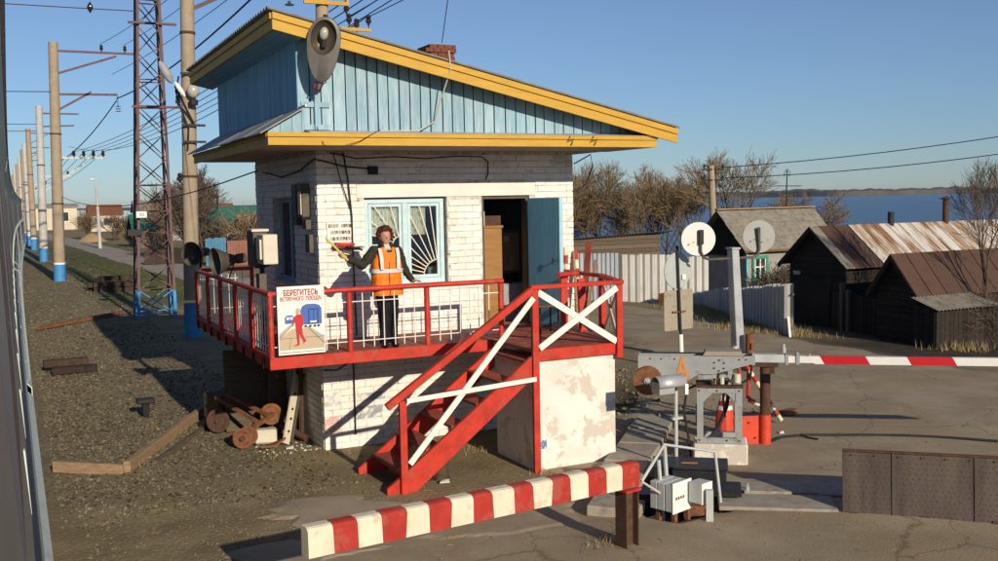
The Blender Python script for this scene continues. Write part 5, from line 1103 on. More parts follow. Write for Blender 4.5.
# relay boxes in the pit
rb = thing('relay_boxes', 'row of light grey relay boxes on rusty legs in the pit', 'relay box', (6.72,9.28,-.25), rz=R(-72))
def lp_(m, name, mt, **k): return part(m, name, mt, rb, local=True, **k)
for k in range(3): lp_(MB().box(-.30+k*.105,-.30+k*.105+.10,-.14,.20,.36,.68), 'box', K['steel_light'], bevel=.008)
lp_(MB().box(.012,.03,-.145,.21,.345,.70), 'box_front', K['sign_white'], bevel=.004)
lp_(MB().box(.05,.22,.12,.32,.44,.68), 'box', K['steel_light'], bevel=.008); lp_(MB().box(.222,.236,.12,.32,.44,.68), 'box_front', K['sign_white'])
for (x,y) in ((-.25,-.1),(-.03,-.1),(-.03,.15),(.18,.25)): lp_(MB().box(x,x+.05,y,y+.05,-.1,.36), 'leg', K['rust'])
mk = MB()
for k in range(4): mk.box(.0305,.032,-.10+k*.045,-.10+k*.045+.03,.50,.535)
lp_(mk, 'stencil_marks', K['lettering'])
lp_(MB().box(-.34,.5,-.30,-.24,-.06,.06), 'rusty_channel', K['rust'])
pf = thing('pipe_guard', 'bent grey pipe frame standing round the relay boxes', 'pipe frame', (7.0,9.5,-.2))
P_ = [(6.33,9.45,.46),(6.75,9.6,.80),(7.42,9.52,.65),(7.47,9.45,-.12)]
part(MB().tube(P_,.020,8), 'pipe', K['steel_light'], pf, smooth=True); part(MB().tube([(6.33,9.45,.46),(6.58,9.38,.28)],.014,6), 'pipe', K['white_dull'], pf); part(MB().tube([(6.76,9.61,.80),(6.80,9.62,.30)],.024,8), 'pipe', K['steel_light'], pf, smooth=True); part(MB().tube([(6.60,9.5,.66),(6.64,9.45,-.2)],.022,8), 'pipe', K['steel_light'], pf, smooth=True)
single(MB().rbox((6.98,9.05,.12),(.08,.07,.50),rz=R(-37)), 'grey_stake', K['steel_light'], 'pale grey steel stake between the relay boxes and the road', 'stake')
bb = thing('track_switch_box', 'long low black machine box beside the barrier pedestal', 'machine box', (7.72,10.42,-.12), rz=R(-38))
part(MB().box(-.46,.46,-.24,.28,-.02,.36), 'casing', K['blackbox'], bb, local=True, bevel=.02); part(MB().box(-.48,.48,-.26,.30,.362,.39), 'lid', K['blackbox'], bb, local=True, bevel=.01); part(MB().box(-.1,.1,-.05,0,.392,.396), 'paint_mark', K['orange_paint'], bb, local=True)
single(MB().cyl((6.72,9.95,-.25),.17,.42,18), 'black_drum', K['blackbox'], 'black round drum left of the relay boxes', 'drum', smooth=True)
single(MB().rbox((7.62,9.72,.12),(.55,.36,.05),rz=R(-37),rx=.12), 'cover_plate', K['blackbox'], 'tilted dark cover plate in front of the black machine box', 'plate')
single(MB().rbox((7.55,9.55,-.10),(.9,.22,.16),rz=R(-37)), 'rusty_beam', K['rust'], 'rusty steel beam in the pit behind the relay boxes', 'beam')
cl = MB().rbox((7.98,9.86,.06),(.14,.10,.10),rz=R(-37)).lathe((8.03,9.66,.06),[(.07,-.015),(.09,-.015),(.09,.015),(.07,.015),(.07,-.015)],14,(.8,-.6,0)); single(cl, 'shackle', K['galv'], 'small grey shackle and lug on the slab edge', 'shackle')
# concrete slabs
grp = 'concrete slabs of the walkway'
wp = [((6.42,10.05),R(47),.95,'nearest, cracked, beside the relay pit'),((7.05,11.00),R(49),1.0,'second, left of the signal post'),((7.75,11.78),R(46),1.0,'third, left of the barrier pedestal'),((8.42,12.50),R(48),.9,'fourth, behind the counterweight'),((9.05,13.2),R(46),.9,'farthest, by the dug hole')]
for (c_,rz_,L_,w_) in wp:
    single(MB().rbox((c_[0],c_[1],.05),(L_,.62,.13),rz=rz_,rx=rng.uniform(-.05,.05)), 'concrete_slab', K['concrete'], 'concrete walkway slab, '+w_, 'slab', grp, bevel=.015)
grp = 'road deck slabs at the crossing'
SB = R(-35)
for si_,(cx,cy,sx,sy,w_) in enumerate(((8.05,9.18,1.35,.55,'nearest the relay pit, front row'),(8.42,9.72,1.40,.55,'behind the first one, next to the machine box'),(9.35,9.0,1.25,.62,'just behind the left end of the raised steel plate'),(10.5,8.2,1.4,1.3,'hidden behind the raised steel plate'))):
    single(MB().rbox((cx,cy,.020+.006*si_),(sx,sy,.05),rz=SB), 'road_slab', K['concrete'], 'flat road slab '+w_, 'slab', grp, bevel=.006)
# raised steel plate
d_ = Vector((.742,-.670,0)); u_ = Vector((.04,.06,1)).normalized(); q0 = Vector((8.48,8.54,-.01)); nn_ = d_.cross(u_)
pl_ = thing('raised_plate', 'raised brown checkered steel road barrier plate at the right edge', 'barrier plate', (9.6,7.5,0))
m = MB(); L_, Hh = 3.6, .745
m.hexa([q0,q0+d_*L_,q0+d_*L_-nn_*.03,q0-nn_*.03,q0+u_*Hh,q0+d_*L_+u_*Hh,q0+d_*L_+u_*Hh-nn_*.03,q0+u_*Hh-nn_*.03]); part(m, 'plate', K['plate'], pl_)
m = MB(); fr_ = nn_ if nn_.y < 0 else -nn_
for i in range(56):
    for j in range(12):
        c_ = q0+d_*(.05+i*.062+(j % 2)*.031)+u_*(.03+j*.060)+fr_*.004; s1 = d_*.016+u_*.016*(1 if (i+j) % 2 else -1); s2 = (d_*.005-u_*.005*(1 if (i+j) % 2 else -1)); m.add([c_-s1,c_+s2,c_+s1,c_-s2],[(0,1,2,3)])
part(m, 'tread_pattern', K['plate'], pl_, kind='stuff')
for k in range(4):
    x_ = .55+k*.86; part(MB().beam(q0+d_*x_+fr_*.006+u_*.01, q0+d_*x_+fr_*.006+u_*(Hh-.01), .012, .035, up=tuple(d_)), 'weld_strip', K['plate'], pl_)
part(MB().beam(q0+u_*(Hh+.004)+fr_*.004, q0+u_*(Hh+.004)+d_*L_+fr_*.004, .045, .02), 'top_edge', K['rust_dark'], pl_)
for k in range(14): part(MB().cyl(tuple(q0+d_*(.10+k*.25)+u_*(Hh-.05)+fr_*.002),.012,.012,6,tuple(fr_)), 'bolt', K['rust_dark'], pl_)
for k in (0,.34,.68): part(MB().cyl(tuple(q0+d_*(.08+k*2.2)+Vector((0,0,.02))),.02,.10,8,tuple(d_)), 'hinge', K['rust_dark'], pl_)
cp = [(9.98,11.50),(10.35,11.66),(10.75,11.64),(11.4,11.28),(12.0,10.86),(12.5,10.40),(12.9,9.96),(13.6,9.2),(14.5,8.2)]
single(MB().tube([(x,y,H(x,y)+.03) for x,y in cp],.022,6).tube([(10.7,11.66,.03),(10.66,11.45,.03),(10.72,11.30,.03)],.014,5), 'ground_shadow_line', K['black'], 'thin dark line drawn as a wire shadow across the road from the boom rest', 'cable', smooth=True)  # dark tube laid on the road in place of a wire's cast shadow

# ------------------------------------------------------------------ signs seen from behind
s1 = thing('road_sign', 'round grey sign back above a stained square sign back on a dark post', 'road sign', (12.6,17.26,0))
part(MB().tube([(12.6,17.26,.0),(12.57,17.26,.80)],.05,10), 'white_sleeve', K['sign_white'], s1, smooth=True); part(MB().tube([(12.57,17.26,.802),(12.49,17.26,2.66)],.03,8), 'post', K['black'], s1, smooth=True)
nrm = Vector((-.16,.985,0)).normalized(); tan_ = Vector((-nrm.y,nrm.x,0))
part(MB().lathe((12.53,17.31,2.14),[(.001,-.012),(.38,-.012),(.385,0),(.38,.012),(.001,.012)],32,tuple(nrm)), 'round_sign', K['sign_back'], s1, smooth=True)
def rrect(c_, t_, hw_, hh_, r_, vec):
    pts = []
    for (sx,sz,a0_) in ((1,1,0),(-1,1,90),(-1,-1,180),(1,-1,270)):
        for k in range(4):
            a = R(a0_+k*30); pts.append(Vector(c_)+t_*(sx*(hw_-r_)+r_*math.cos(a))+Vector((0,0,sz*(hh_-r_)+r_*math.sin(a))))
    return MB().prism(pts, vec)
part(rrect((12.56,17.31,1.31),tan_,.42,.42,.05,tuple(nrm*.012)), 'square_sign', K['sign_brown'], s1)
part(MB().beam((12.36,17.24,1.28),(12.72,17.28,1.28),.03,.03), 'bracket', K['rust'], s1); part(rrect((12.68,17.30,2.0),tan_,.05,.05,.01,tuple(-nrm*.02)), 'sticker', K['sign_white'], s1)
s2 = thing('disc_post', 'grey square post carrying two round sign backs on curved arms', 'sign post', (13.75,16.82,0))
part(MB().hexa([(13.64,16.72,0),(13.86,16.72,0),(13.86,16.92,0),(13.64,16.92,0),(13.50,16.73,2.56),(13.68,16.73,2.56),(13.68,16.91,2.56),(13.50,16.91,2.56)]), 'post', K['galv'], s2, bevel=.01); part(MB().box(13.48,13.70,16.71,16.93,2.562,2.60), 'cap', K['galv'], s2)
part(MB().tube([(13.59,16.82,2.37),(13.0,16.84,2.37),(12.84,16.84,2.42),(12.78,16.84,2.55),(12.78,16.84,2.95)],.028,8), 'arm', K['brown_grey'], s2, smooth=True); part(MB().tube([(13.59,16.82,2.37),(14.12,16.84,2.37),(14.26,16.84,2.42),(14.31,16.84,2.55),(14.28,16.84,3.0)],.028,8), 'arm', K['brown_grey'], s2, smooth=True)
for (x,mt,nv) in ((12.76,K['sign_white'],(-.5,-.86,0)),(14.34,K['disc_grey'],(-.42,-.9,.05))):
    nv = Vector(nv).normalized(); dk_ = part(MB().lathe((x,16.90,2.80),[(.001,-.012),(.345,-.012),(.35,0),(.345,.012),(.001,.012)],36,tuple(nv)), 'disc', mt, s2, smooth=True)
    part(MB().rbox((x+.02,16.83,2.84),(.09,.06,.30),rz=-.2), 'bracket', K['black'] if mt is K['sign_white'] else K['steel_grey'], dk_); part(MB().cyl((x-.16,16.86,2.74),.012,.05,6,tuple(nv)).cyl((x+.18,16.85,2.72),.012,.05,6,tuple(nv)), 'bolt', K['black'], dk_)

# ------------------------------------------------------------------ scrap under the balcony and on the ballast
tro = thing('rail_trolley', 'rusty upturned rail trolley with small flanged wheels under the balcony', 'trolley', (3.2,15.6,0))
def wheel(c_, ax, r_, m_=K['rust']):
    w_ = part(MB().lathe(c_, [(.03,-.05),(r_*.85,-.05),(r_*.85,.0),(r_,.005),(r_,.03),(r_*.7,.03),(r_*.65,.015),(.03,.015)], 22, ax), 'wheel', m_, tro, smooth=True); part(MB().cyl(Vector(c_)-Vector(ax).normalized()*.09,.035,.16,10,ax), 'hub', K['rust_dark'], w_)
wheel((3.05,15.28,.155),(-.55,-1,.1),.155); wheel((3.16,15.42,.155),(-.55,-1,.1),.15); wheel((3.62,15.85,.36),(-.4,-1,.2),.17); wheel((2.9,16.45,.22),(-.6,-1,.1),.19,K['rust_dark'])
part(MB().beam((2.86,16.35,.62),(3.36,15.55,.30),.05,.05).beam((3.06,16.5,.62),(3.56,15.75,.36),.05,.05), 'side_bar', K['rust'], tro); part(MB().beam((3.30,15.50,.28),(3.66,15.85,.36),.06,.06).beam((3.1,15.3,.16),(3.36,15.55,.32),.06,.06), 'axle_frame', K['rust'], tro)
ai = thing('slotted_girder', 'pale slotted steel girder leaning under the balcony', 'girder', (3.72,15.3,0))
part(MB().beam((3.66,15.15,.02),(3.98,15.55,1.0),.13,.03,up=(.6,-1,0)), 'web', K['cream_box'], ai); part(MB().beam((3.74,15.19,.02),(4.06,15.59,1.0),.03,.09,up=(.6,-1,0)), 'flange', K['brown_grey'], ai)
for f in (.18,.36,.5,.72): 
    q = Vector((3.66,15.15,.02)).lerp(Vector((3.98,15.55,1.0)),f); part(MB().cyl(q-Vector((.6,-1,0)).normalized()*-.02,.022,.006,10,(.6,-1,0)), 'hole', K['dark'], ai)
single(MB().rbox((3.42,15.42,.12),(.34,.22,.22),rz=-.25), 'canister', K['cream_box'], 'stained cream canister lying by the trolley wheels', 'canister', bevel=.03)
single(MB().beam((3.72,16.0,.0),(3.90,16.5,1.25),.30,.03,up=(.3,-1,0)), 'leaning_plank', K['wood_grey'], 'weathered plank leaning behind the girder under the balcony', 'plank')
single(MB().rbox((3.2,17.0,.30),(.7,.5,.55),rz=.3), 'old_crate', K['wood_grey'], 'old wooden crate in the shade under the balcony', 'crate', bevel=.01)
single(MB().rbox((3.55,16.6,.65),(1.0,.03,1.35),rx=-.35,rz=-.15), 'leaning_board', K['wood_grey'], 'dark board leaning in the shade under the balcony', 'board')
for (x,y,nm) in ((4.0,15.45,'nearer'),(4.03,15.75,'farther')): single(MB().tube([(x,y,0),(x+.02,y,1.45)],.035,8), 'pipe', K['rust_dark'], 'dark upright pipe against the booth base, %s of two' % nm, 'pipe', 'pipes under the balcony')
single(MB().tube([(3.72,15.55,.22),(3.98,15.15,.07)],.055,12), 'rusty_pipe', K['rust_dark'], 'short rusty pipe sticking out beside the girder foot', 'pipe', smooth=True)
single(MB().prism([(3.25,15.0,.03),(3.45,14.9,.05),(3.62,15.0,.12),(3.66,15.12,.10),(3.45,15.1,.04)],(0,.02,.03)), 'rusty_scrap', K['rust'], 'bent rusty metal scrap on the ground by the canister', 'scrap')
dw = thing('dwarf_stub', 'small black flat-topped stub post on the ballast', 'marker', (2.02,18.48,0)); part(MB().tube([(2.02,18.48,-.05),(2.02,18.48,.24)],[.05,.07],8), 'stem', K['black'], dw); part(MB().rbox((2.02,18.48,.29),(.30,.20,.09)), 'head', K['black'], dw, bevel=.02)
for (x,y,z,rz_,w_) in ((1.05,25.0,.16,.05,'upper'),(1.2,24.4,.07,-.04,'lower')): single(MB().rbox((x,y,z),(.95,.24,.16),rz=rz_), 'timber_block', K['sleeper'], 'dark timber block lying beside the train, %s one' % w_, 'timber', 'timber blocks beside the train', bevel=.015)
for (p0,p1,w_) in (((.42,15.38,.05),(1.28,14.72,.04),'nearer the train'),((1.32,14.72,.07),(2.95,18.1,.10),'running towards the booth')): single(MB().beam(p0,p1,.10,.16), 'kerb_board', K['wood'], 'weathered edging board along the ballast, '+w_, 'board', 'edging boards along the ballast', bevel=.01)
single(MB().beam((1.72,14.95,.03),(2.9,17.2,.04),.07,.07), 'edging_timber', K['wood_grey'], 'thin pale timber lying parallel to the long edging board', 'timber')
for (x,y,z,n_,row) in ((3.9,46.6,.12,3,'bottom'),(3.9,46.6,.34,3,'middle'),(4.3,47.4,.56,2,'top')):
    for i in range(n_):
        single(MB().rbox((x+.15*rng.uniform(-1,1),y+i*.30,z),(1.6,.26,.20),rz=rng.uniform(-.1,.1)), 'old_sleeper', K['sleeper'], 'old tarred sleeper in the %s row of the stack, %s from the camera' % (row, ('nearest','second','third')[i]), 'sleeper', 'stack of old sleepers', bevel=.01)
single(MB().beam((.7,33.6,.06),(3.4,36.6,.10),.16,.10), 'rusty_strip', K['rust'], 'long rusty strip lying on the ballast before the lattice mast', 'scrap')

# ------------------------------------------------------------------ fences and sheds on the right
def corr(name, p0, p1, z0a, z1a, z0b, z1b, nsheet, m, label, pitch=.24, amp=.035):
    p0, p1 = Vector(p0), Vector(p1); d = (p1-p0); L = d.length; d.normalize(); nr = Vector((d.y,-d.x)); o = thing(name, label, 'fence', (p0.x,p0.y,z0a))
    for s_ in range(nsheet):
        mm = MB(); a, b_ = s_*L/nsheet, (s_+1)*L/nsheet-.01; n = max(6,int((b_-a)/pitch*8)); jz = rng.uniform(-.03,.03)
        for i in range(n+1):
            t_ = a+(b_-a)*i/n; f = t_/L; q = p0+d*t_; w_ = max(-.6,min(.6,math.sin(2*math.pi*t_/pitch)))/.6*amp+(s_ % 2)*.012; q = q+nr*w_
            zb, zt = z0a+(z0b-z0a)*f, z1a+(z1b-z1a)*f+jz; mm.v += [(q.x,q.y,zb),(q.x,q.y,zt)]
        for i in range(n): mm.f.append((2*i,2*i+2,2*i+3,2*i+1))
        part(mm, 'sheet', m, o)
    for f in (.2,.8):
        zq0, zq1 = z0a+(z1a-z0a)*f, z0b+(z1b-z0b)*f; q0_, q1_ = p0-nr*.09, p1-nr*.09; part(MB().beam((q0_.x,q0_.y,zq0),(q1_.x,q1_.y,zq1),.05,.05), 'rail', K['wood_grey'], o)
    return o
corr('corrugated_fence', (19.55,33.6), (21.15,32.94), -.35,1.60,-.5,1.55, 3, K['fence_b'], 'narrow bluish corrugated fence section nearest the booth', pitch=.17)
corr('corrugated_fence', (21.2,32.92), (24.37,31.6), -.55,1.52,-.75,1.32, 5, K['fence'], 'bright galvanised corrugated fence behind the round sign', pitch=.29, amp=.05)
corr('corrugated_fence', (23.4,30.3), (19.1,21.23), -1.0,.18,-.30,1.27, 9, K['fence'], 'long grey corrugated fence running down to the dark barn', pitch=.36, amp=.10)
def gable_shed(name, label, cat, x0, x1, yn, yf, yr, z0, ze, zr, over, wallm, roofs, boards='h'):
    """ridge along X; gable end facing the camera side (-X). roofs: list of (x0,x1,material,name)"""
    o = thing(name, label, cat, ((x0+x1)/2,(yn+yf)/2,z0))
    sl_n = (zr-ze)/(yr-yn); sl_f = (zr-ze)/(yf-yr); wy0, wy1 = yn+over, yf-over; zw = ze+sl_n*over
    part(MB().box(x0+.03,x1,wy0+.03,wy1-.03,z0-.3,zw-.06), 'wall', K['dark'], o)
    g = part(MB().prism([(x0+.03,wy0+.03,zw-.06),(x0+.03,wy1-.03,zw-.06),(x0+.03,yr,zr-.10)],(.05,0,0)), 'gable', K['dark'], o)
    z = z0
    while z < zr-.15:                                        # boards of the end wall, one by one
        h = rng.uniform(.16,.21); t0 = max(0,(z-zw)/(zr-zw)); t1 = max(0,(min(z+h,zr-.12)-zw)/(zr-zw)); 
        a0_, a1_ = wy0+(yr-wy0)*t0, wy1-(wy1-yr)*t0; b0_, b1_ = wy0+(yr-wy0)*t1, wy1-(wy1-yr)*t1; zt = min(z+h-.012,zr-.12)
        if b1_-b0_ > .05: part(MB().prism([(x0-rng.uniform(0,.01),a0_,z),(x0,a1_,z),(x0,b1_,zt),(x0,b0_,zt)],(.028,0,0)), 'board', wallm, g)
        z += h
    z = z0
    while z < zw-.08:
        h = rng.uniform(.16,.21); part(MB().box(x0+.04,x1,wy0-rng.uniform(0,.012),wy0+.025,z,min(z+h-.012,zw-.07)), 'board', wallm, o); z += h
    for (rx0,rx1,rm,rn) in roofs:
        part(MB().hexa([(rx0,yn,ze),(rx1,yn,ze),(rx1,yr,zr),(rx0,yr,zr),(rx0,yn,ze+.035),(rx1,yn,ze+.035),(rx1,yr,zr+.035),(rx0,yr,zr+.035)]), rn, rm, o)
        k = int((rx1-rx0)/.55)
        for i in range(1,k+1):
            xx = rx0+i*(rx1-rx0)/k; part(MB().hexa([(xx-.018,yn,ze+.036),(xx+.0,yn,ze+.036),(xx+.0,yr,zr+.036),(xx-.018,yr,zr+.036),(xx-.018,yn,ze+.065),(xx,yn,ze+.065),(xx,yr,zr+.065),(xx-.018,yr,zr+.065)]), 'seam', rm, o)
    rx0, rx1 = roofs[0][0], roofs[-1][1]
    part(MB().hexa([(rx0,yr,zr),(rx1,yr,zr),(rx1,yf,ze),(rx0,yf,ze),(rx0,yr,zr+.035),(rx1,yr,zr+.035),(rx1,yf,ze+.035),(rx0,yf,ze+.035)]), 'far_roof', K['roof_brown'], o)
    part(MB().beam((rx0+.02,yn,ze-.05),(rx0+.02,yr,zr-.05),.03,.12).beam((rx0+.021,yf,ze-.05),(rx0+.021,yr,zr-.05),.03,.12), 'barge_board', K['dark_board'], o)
    return o
b1 = gable_shed('barn', 'dark timber barn with half brown, half rust-streaked white roof', 'barn', 22.72,33.5,22.55,25.55,24.12,-.62,1.42,2.64,.28,K['dark_board'],
    [(22.45,22.80,K['roof_slate'],'roof_panel'),(22.80,24.05,K['roof_brown'],'roof_panel'),(24.05,34,K['roof_rustwhite'],'roof_panel')])
part(MB().tube([(25.92,24.1,2.5),(25.92,24.1,3.05)],.10,10), 'stove_pipe', K['black'], b1, smooth=True); part(MB().tube([(28.45,24.1,2.5),(28.45,24.1,3.42)],.10,10).lathe((28.45,24.1,3.42),[(.001,.08),(.19,.0),(.19,.03),(.001,.10)],12), 'stove_pipe', K['rust_dark'], b1, smooth=True)
part(MB().box(22.66,22.70,24.75,25.05,1.12,1.24), 'house_plate', K['disc_grey'], b1); part(MB().box(22.685,22.70,23.45,24.6,-.55,1.05), 'gate', K['dark_board'], b1)
b2 = gable_shed('shed', 'low dark shed with a brown sheet-metal roof behind the bare tree', 'shed', 21.48,27,18.85,20.62,19.78,-.62,.90,2.0,.18,K['dark_board'],
    [(21.25,22.4,K['roof_brown'],'roof_panel'),(22.4,23.7,K['roof_brown'],'roof_panel'),(23.7,27.2,K['roof_brown'],'roof_panel')])
lt_ = thing('lean_to', 'small lean-to of dark boards with a corrugated grey roof before the shed', 'lean-to', (22.2,18.4,-.5))
m = MB(); n = 60
for i in range(n+1):
    x = 20.95+2.4*i/n; dzc = .018*math.sin(2*math.pi*(x)/.13); m.v += [(x,17.95,.68+dzc),(x,18.83,.95+dzc)]
for i in range(n): m.f.append((2*i,2*i+2,2*i+3,2*i+1))
part(m, 'roof', K['roof_slate'], lt_)
x = 21.1
while x < 23.2:
    part(MB().box(x,x+.15,18.1,18.13,-.65,.66+rng.uniform(-.03,.03)), 'board', K['dark_board'], lt_); x += .16
for k in range(4): part(MB().box(21.08,21.10,18.15+k*.17,18.15+k*.17+.16,-.65,.75), 'board', K['dark_board'], lt_)
fg = thing('board_fence', 'dark board fence linking the barn and the low shed', 'fence', (22.2,21.6,-.5))
y = 20.5
while y < 22.7: part(MB().box(22.15,22.18,y,y+.14,-.6,.72+rng.uniform(-.06,.06)), 'board', K['dark_board'], fg); y += .155
part(MB().box(22.19,22.24,20.5,22.7,.35,.43), 'rail', K['dark_board'], fg)
for (y,h) in ((22.3,1.05),(22.05,.85)): part(MB().box(22.05,22.17,y,y+.12,-.6,h), 'post', K['wood_grey'], fg)

# slate-roofed house
hs = thing('house', 'grey house with slate roof and a green-framed window behind the fence', 'house', (31,36.5,-1.2))
part(MB().box(28.9,34.6,34.9,38.4,-1.4,1.36), 'wall', K['wall_grey'], hs)
gw = part(MB().prism([(28.88,34.85,1.36),(28.88,38.4,1.36),(28.88,36.5,2.88)],(.06,0,0)), 'gable', K['dark_board'], hs)
for i in range(16):
    y = 34.92+i*.218; zt = 1.36+(2.84-1.36)*(1-abs(y+.1-36.5)/1.75); 
    if zt > .2: part(MB().box(28.84,28.87,y,y+.20,1.0,max(1.1,zt)), 'board', K['dark_board'], gw)
rr_ = 6; cc_n = 12
for i in range(cc_n):
    for j in range(3):
        x0 = 28.55+i*(34.2-28.55)/cc_n; x1 = x0+(34.2-28.55)/cc_n+.03; t0, t1 = j/3, (j+1)/3; y0_, y1_ = 34.55+(36.5-34.55)*t0, 34.55+(36.5-34.55)*t1+.05; z0_, z1_ = 1.28+(3.0-1.28)*t0+.02*((2-j) > 0)*0, 1.28+(3.0-1.28)*t1+.04
        dzz = .012*(i % 2)+.014*(j)
        part(MB().hexa([(x0,y0_,z0_+dzz),(x1,y0_,z0_+dzz),(x1,y1_,z1_+dzz-.03),(x0,y1_,z1_+dzz-.03),(x0,y0_,z0_+dzz+.015),(x1,y0_,z0_+dzz+.015),(x1,y1_,z1_+dzz-.015),(x0,y1_,z1_+dzz-.015)]), 'slate', K['slate_panel'] if False else K['roof_slate'], hs)
part(MB().hexa([(28.55,36.5,3.0),(34.2,36.5,3.0),(34.2,38.5,1.3),(28.55,38.5,1.3),(28.55,36.5,3.03),(34.2,36.5,3.03),(34.2,38.5,1.33),(28.55,38.5,1.33)]), 'far_roof', K['roof_slate'], hs)
part(MB().beam((28.5,36.45,3.07),(34.2,36.45,3.09),.22,.06), 'ridge_board', K['wood'], hs); part(MB().beam((28.6,34.6,1.24),(34.2,34.6,1.24),.06,.10), 'eave_board', K['rust'], hs)
wn2 = part(MB().box(29.22,29.34,34.82,34.895,-.10,1.02).box(29.98,30.10,34.82,34.895,-.10,1.02).box(29.345,29.975,34.82,34.895,.88,1.02).box(29.345,29.975,34.82,34.895,-.10,.02), 'window', K['green_trim'], hs)
part(MB().box(29.35,29.40,34.84,34.89,.03,.87).box(29.92,29.97,34.84,34.89,.03,.87).box(29.63,29.69,34.84,34.89,.03,.87).box(29.41,29.62,34.84,34.89,.50,.55).box(29.70,29.91,34.84,34.89,.50,.55), 'frame', K['sign_white'], wn2); part(MB().box(29.41,29.91,34.885,34.893,.03,.87), 'pane', plain('dark_window_glass',(.03,.04,.05),.08,spec=.8), wn2)
part(MB().box(28.86,28.95,34.80,34.88,-1.2,1.3), 'corner_post', K['turquoise'], hs)
at_ = thing('tv_antenna', 'thin rooftop television antenna on the slate-roofed house', 'antenna', (32.6,36.5,3.0))
part(MB().tube([(32.6,36.5,3.0),(32.63,36.5,4.8)],.028,6), 'mast', K['black'], at_); part(MB().tube([(32.0,36.5,4.08),(33.4,36.5,4.06)],.018,5), 'boom', K['black'], at_); part(MB().tube([(32.45,36.5,4.5),(32.5,36.5,4.75),(32.65,36.5,4.85),(32.8,36.5,4.7),(32.75,36.5,4.5)],.015,5), 'loop', K['black'], at_)
for k in range(6): part(MB().tube([(32.0+k*.27,36.3,4.07),(32.0+k*.27,36.7,4.07)],.012,4), 'element', K['black'], at_)
bh_ = thing('turquoise_house', 'turquoise boarded hut with brick base glimpsed between the fences', 'hut', (35.6,45.2,-2.2))
part(MB().prism([(34.0,45,-1.05),(37.2,45,-1.15),(37.2,45,.05),(34.0,45,-.42)],(0,2,0)), 'wall', K['turquoise'], bh_); part(MB().box(34.2,37.1,44.95,47,-2.6,-1.16), 'base', K['wall_brick'], bh_); part(MB().hexa([(33.7,44.8,-.42),(37.4,44.8,.10),(37.4,47.2,.10),(33.7,47.2,-.42),(33.7,44.8,-.36),(37.4,44.8,.16),(37.4,47.2,.16),(33.7,47.2,-.36)]), 'roof', K['sign_white'], bh_); part(MB().box(36.0,36.7,44.96,44.99,-.85,-.42), 'window', K['door_blue'], bh_)
# plank shed behind the bright fence
sh = thing('plank_shed', 'weathered plank shed with a corrugated roof behind the bright fence', 'shed', (25.7,41,-1))
z = -.9
while z < 1.75: part(MB().box(23.0,28.0,40-rng.uniform(0,.02),40.04,z,z+.185), 'board', K['wood_grey'], sh); z += .2
part(MB().box(23.0,28.0,40.05,43,-.9,1.7), 'wall', K['dark'], sh)
m = MB(); n = 160
for i in range(n+1):
    x = 22.6+5.9*i/n; dzc = .03*math.sin(2*math.pi*x/.17); m.v += [(x,39.7,1.84+dzc+(x-22.6)*.036),(x,43.2,1.4+dzc+(x-22.6)*.036)]
for i in range(n): m.f.append((2*i,2*i+2,2*i+3,2*i+1))
part(m, 'roof', K['roof_slate'], sh)
hb = thing('hut_roof', 'small pale slate roof peeking past the booth corner', 'hut', (21.5,46,-1)); part(MB().hexa([(22.2,44,1.2),(25.0,44,1.2),(24.0,46,2.6),(23.2,46,2.6),(22.2,44,1.25),(25.0,44,1.25),(24.0,46,2.65),(23.2,46,2.65)]), 'roof', K['roof_slate'], hb); part(MB().box(22.4,24.8,44.2,46,-1.5,1.2), 'wall', K['dark'], hb)
pp = thing('power_pole', 'grey timber power pole with two crossarms beside the trees', 'power pole', (30.1,38.5,-1.2))
part(MB().tube([(30.15,38.5,-1.4),(29.82,38.5,5.1)],[.20,.15],10), 'pole', K['pole'], pp, smooth=True)
for z in (4.88,4.38): part(MB().box(29.28,30.48,38.36,38.42,z,z+.07), 'crossarm', K['dark'], pp)
for (x,z) in ((29.33,4.95),(30.42,4.95),(29.33,4.45),(30.42,4.45)): part(insul(MB(),(x,38.39,z),1.2), 'insulator', K['porcelain'], pp)
wire((30.4,38.4,5.0),(52,24,8.6),.6,.022,'upper power line from the timber pole rising to the right edge'); wire((30.4,38.4,4.5),(52,24,7.7),.7,.022,'lower power line from the timber pole rising to the right edge')
single(MB().rbox((22.2,31.4,-.20),(.45,.4,.5),rz=.4), 'rusty_box', K['rust'], 'small rusty yellow box at the foot of the bright fence', 'box', bevel=.03)
single(MB().prism([(19.0,21.05,-.25),(19.35,21.55,-.25),(19.30,21.5,.15),(19.1,21.25,.35)],(-.05,.03,0)), 'torn_sheet', K['paper_white'], 'torn pale scrap at the lower corner of the long fence', 'scrap')

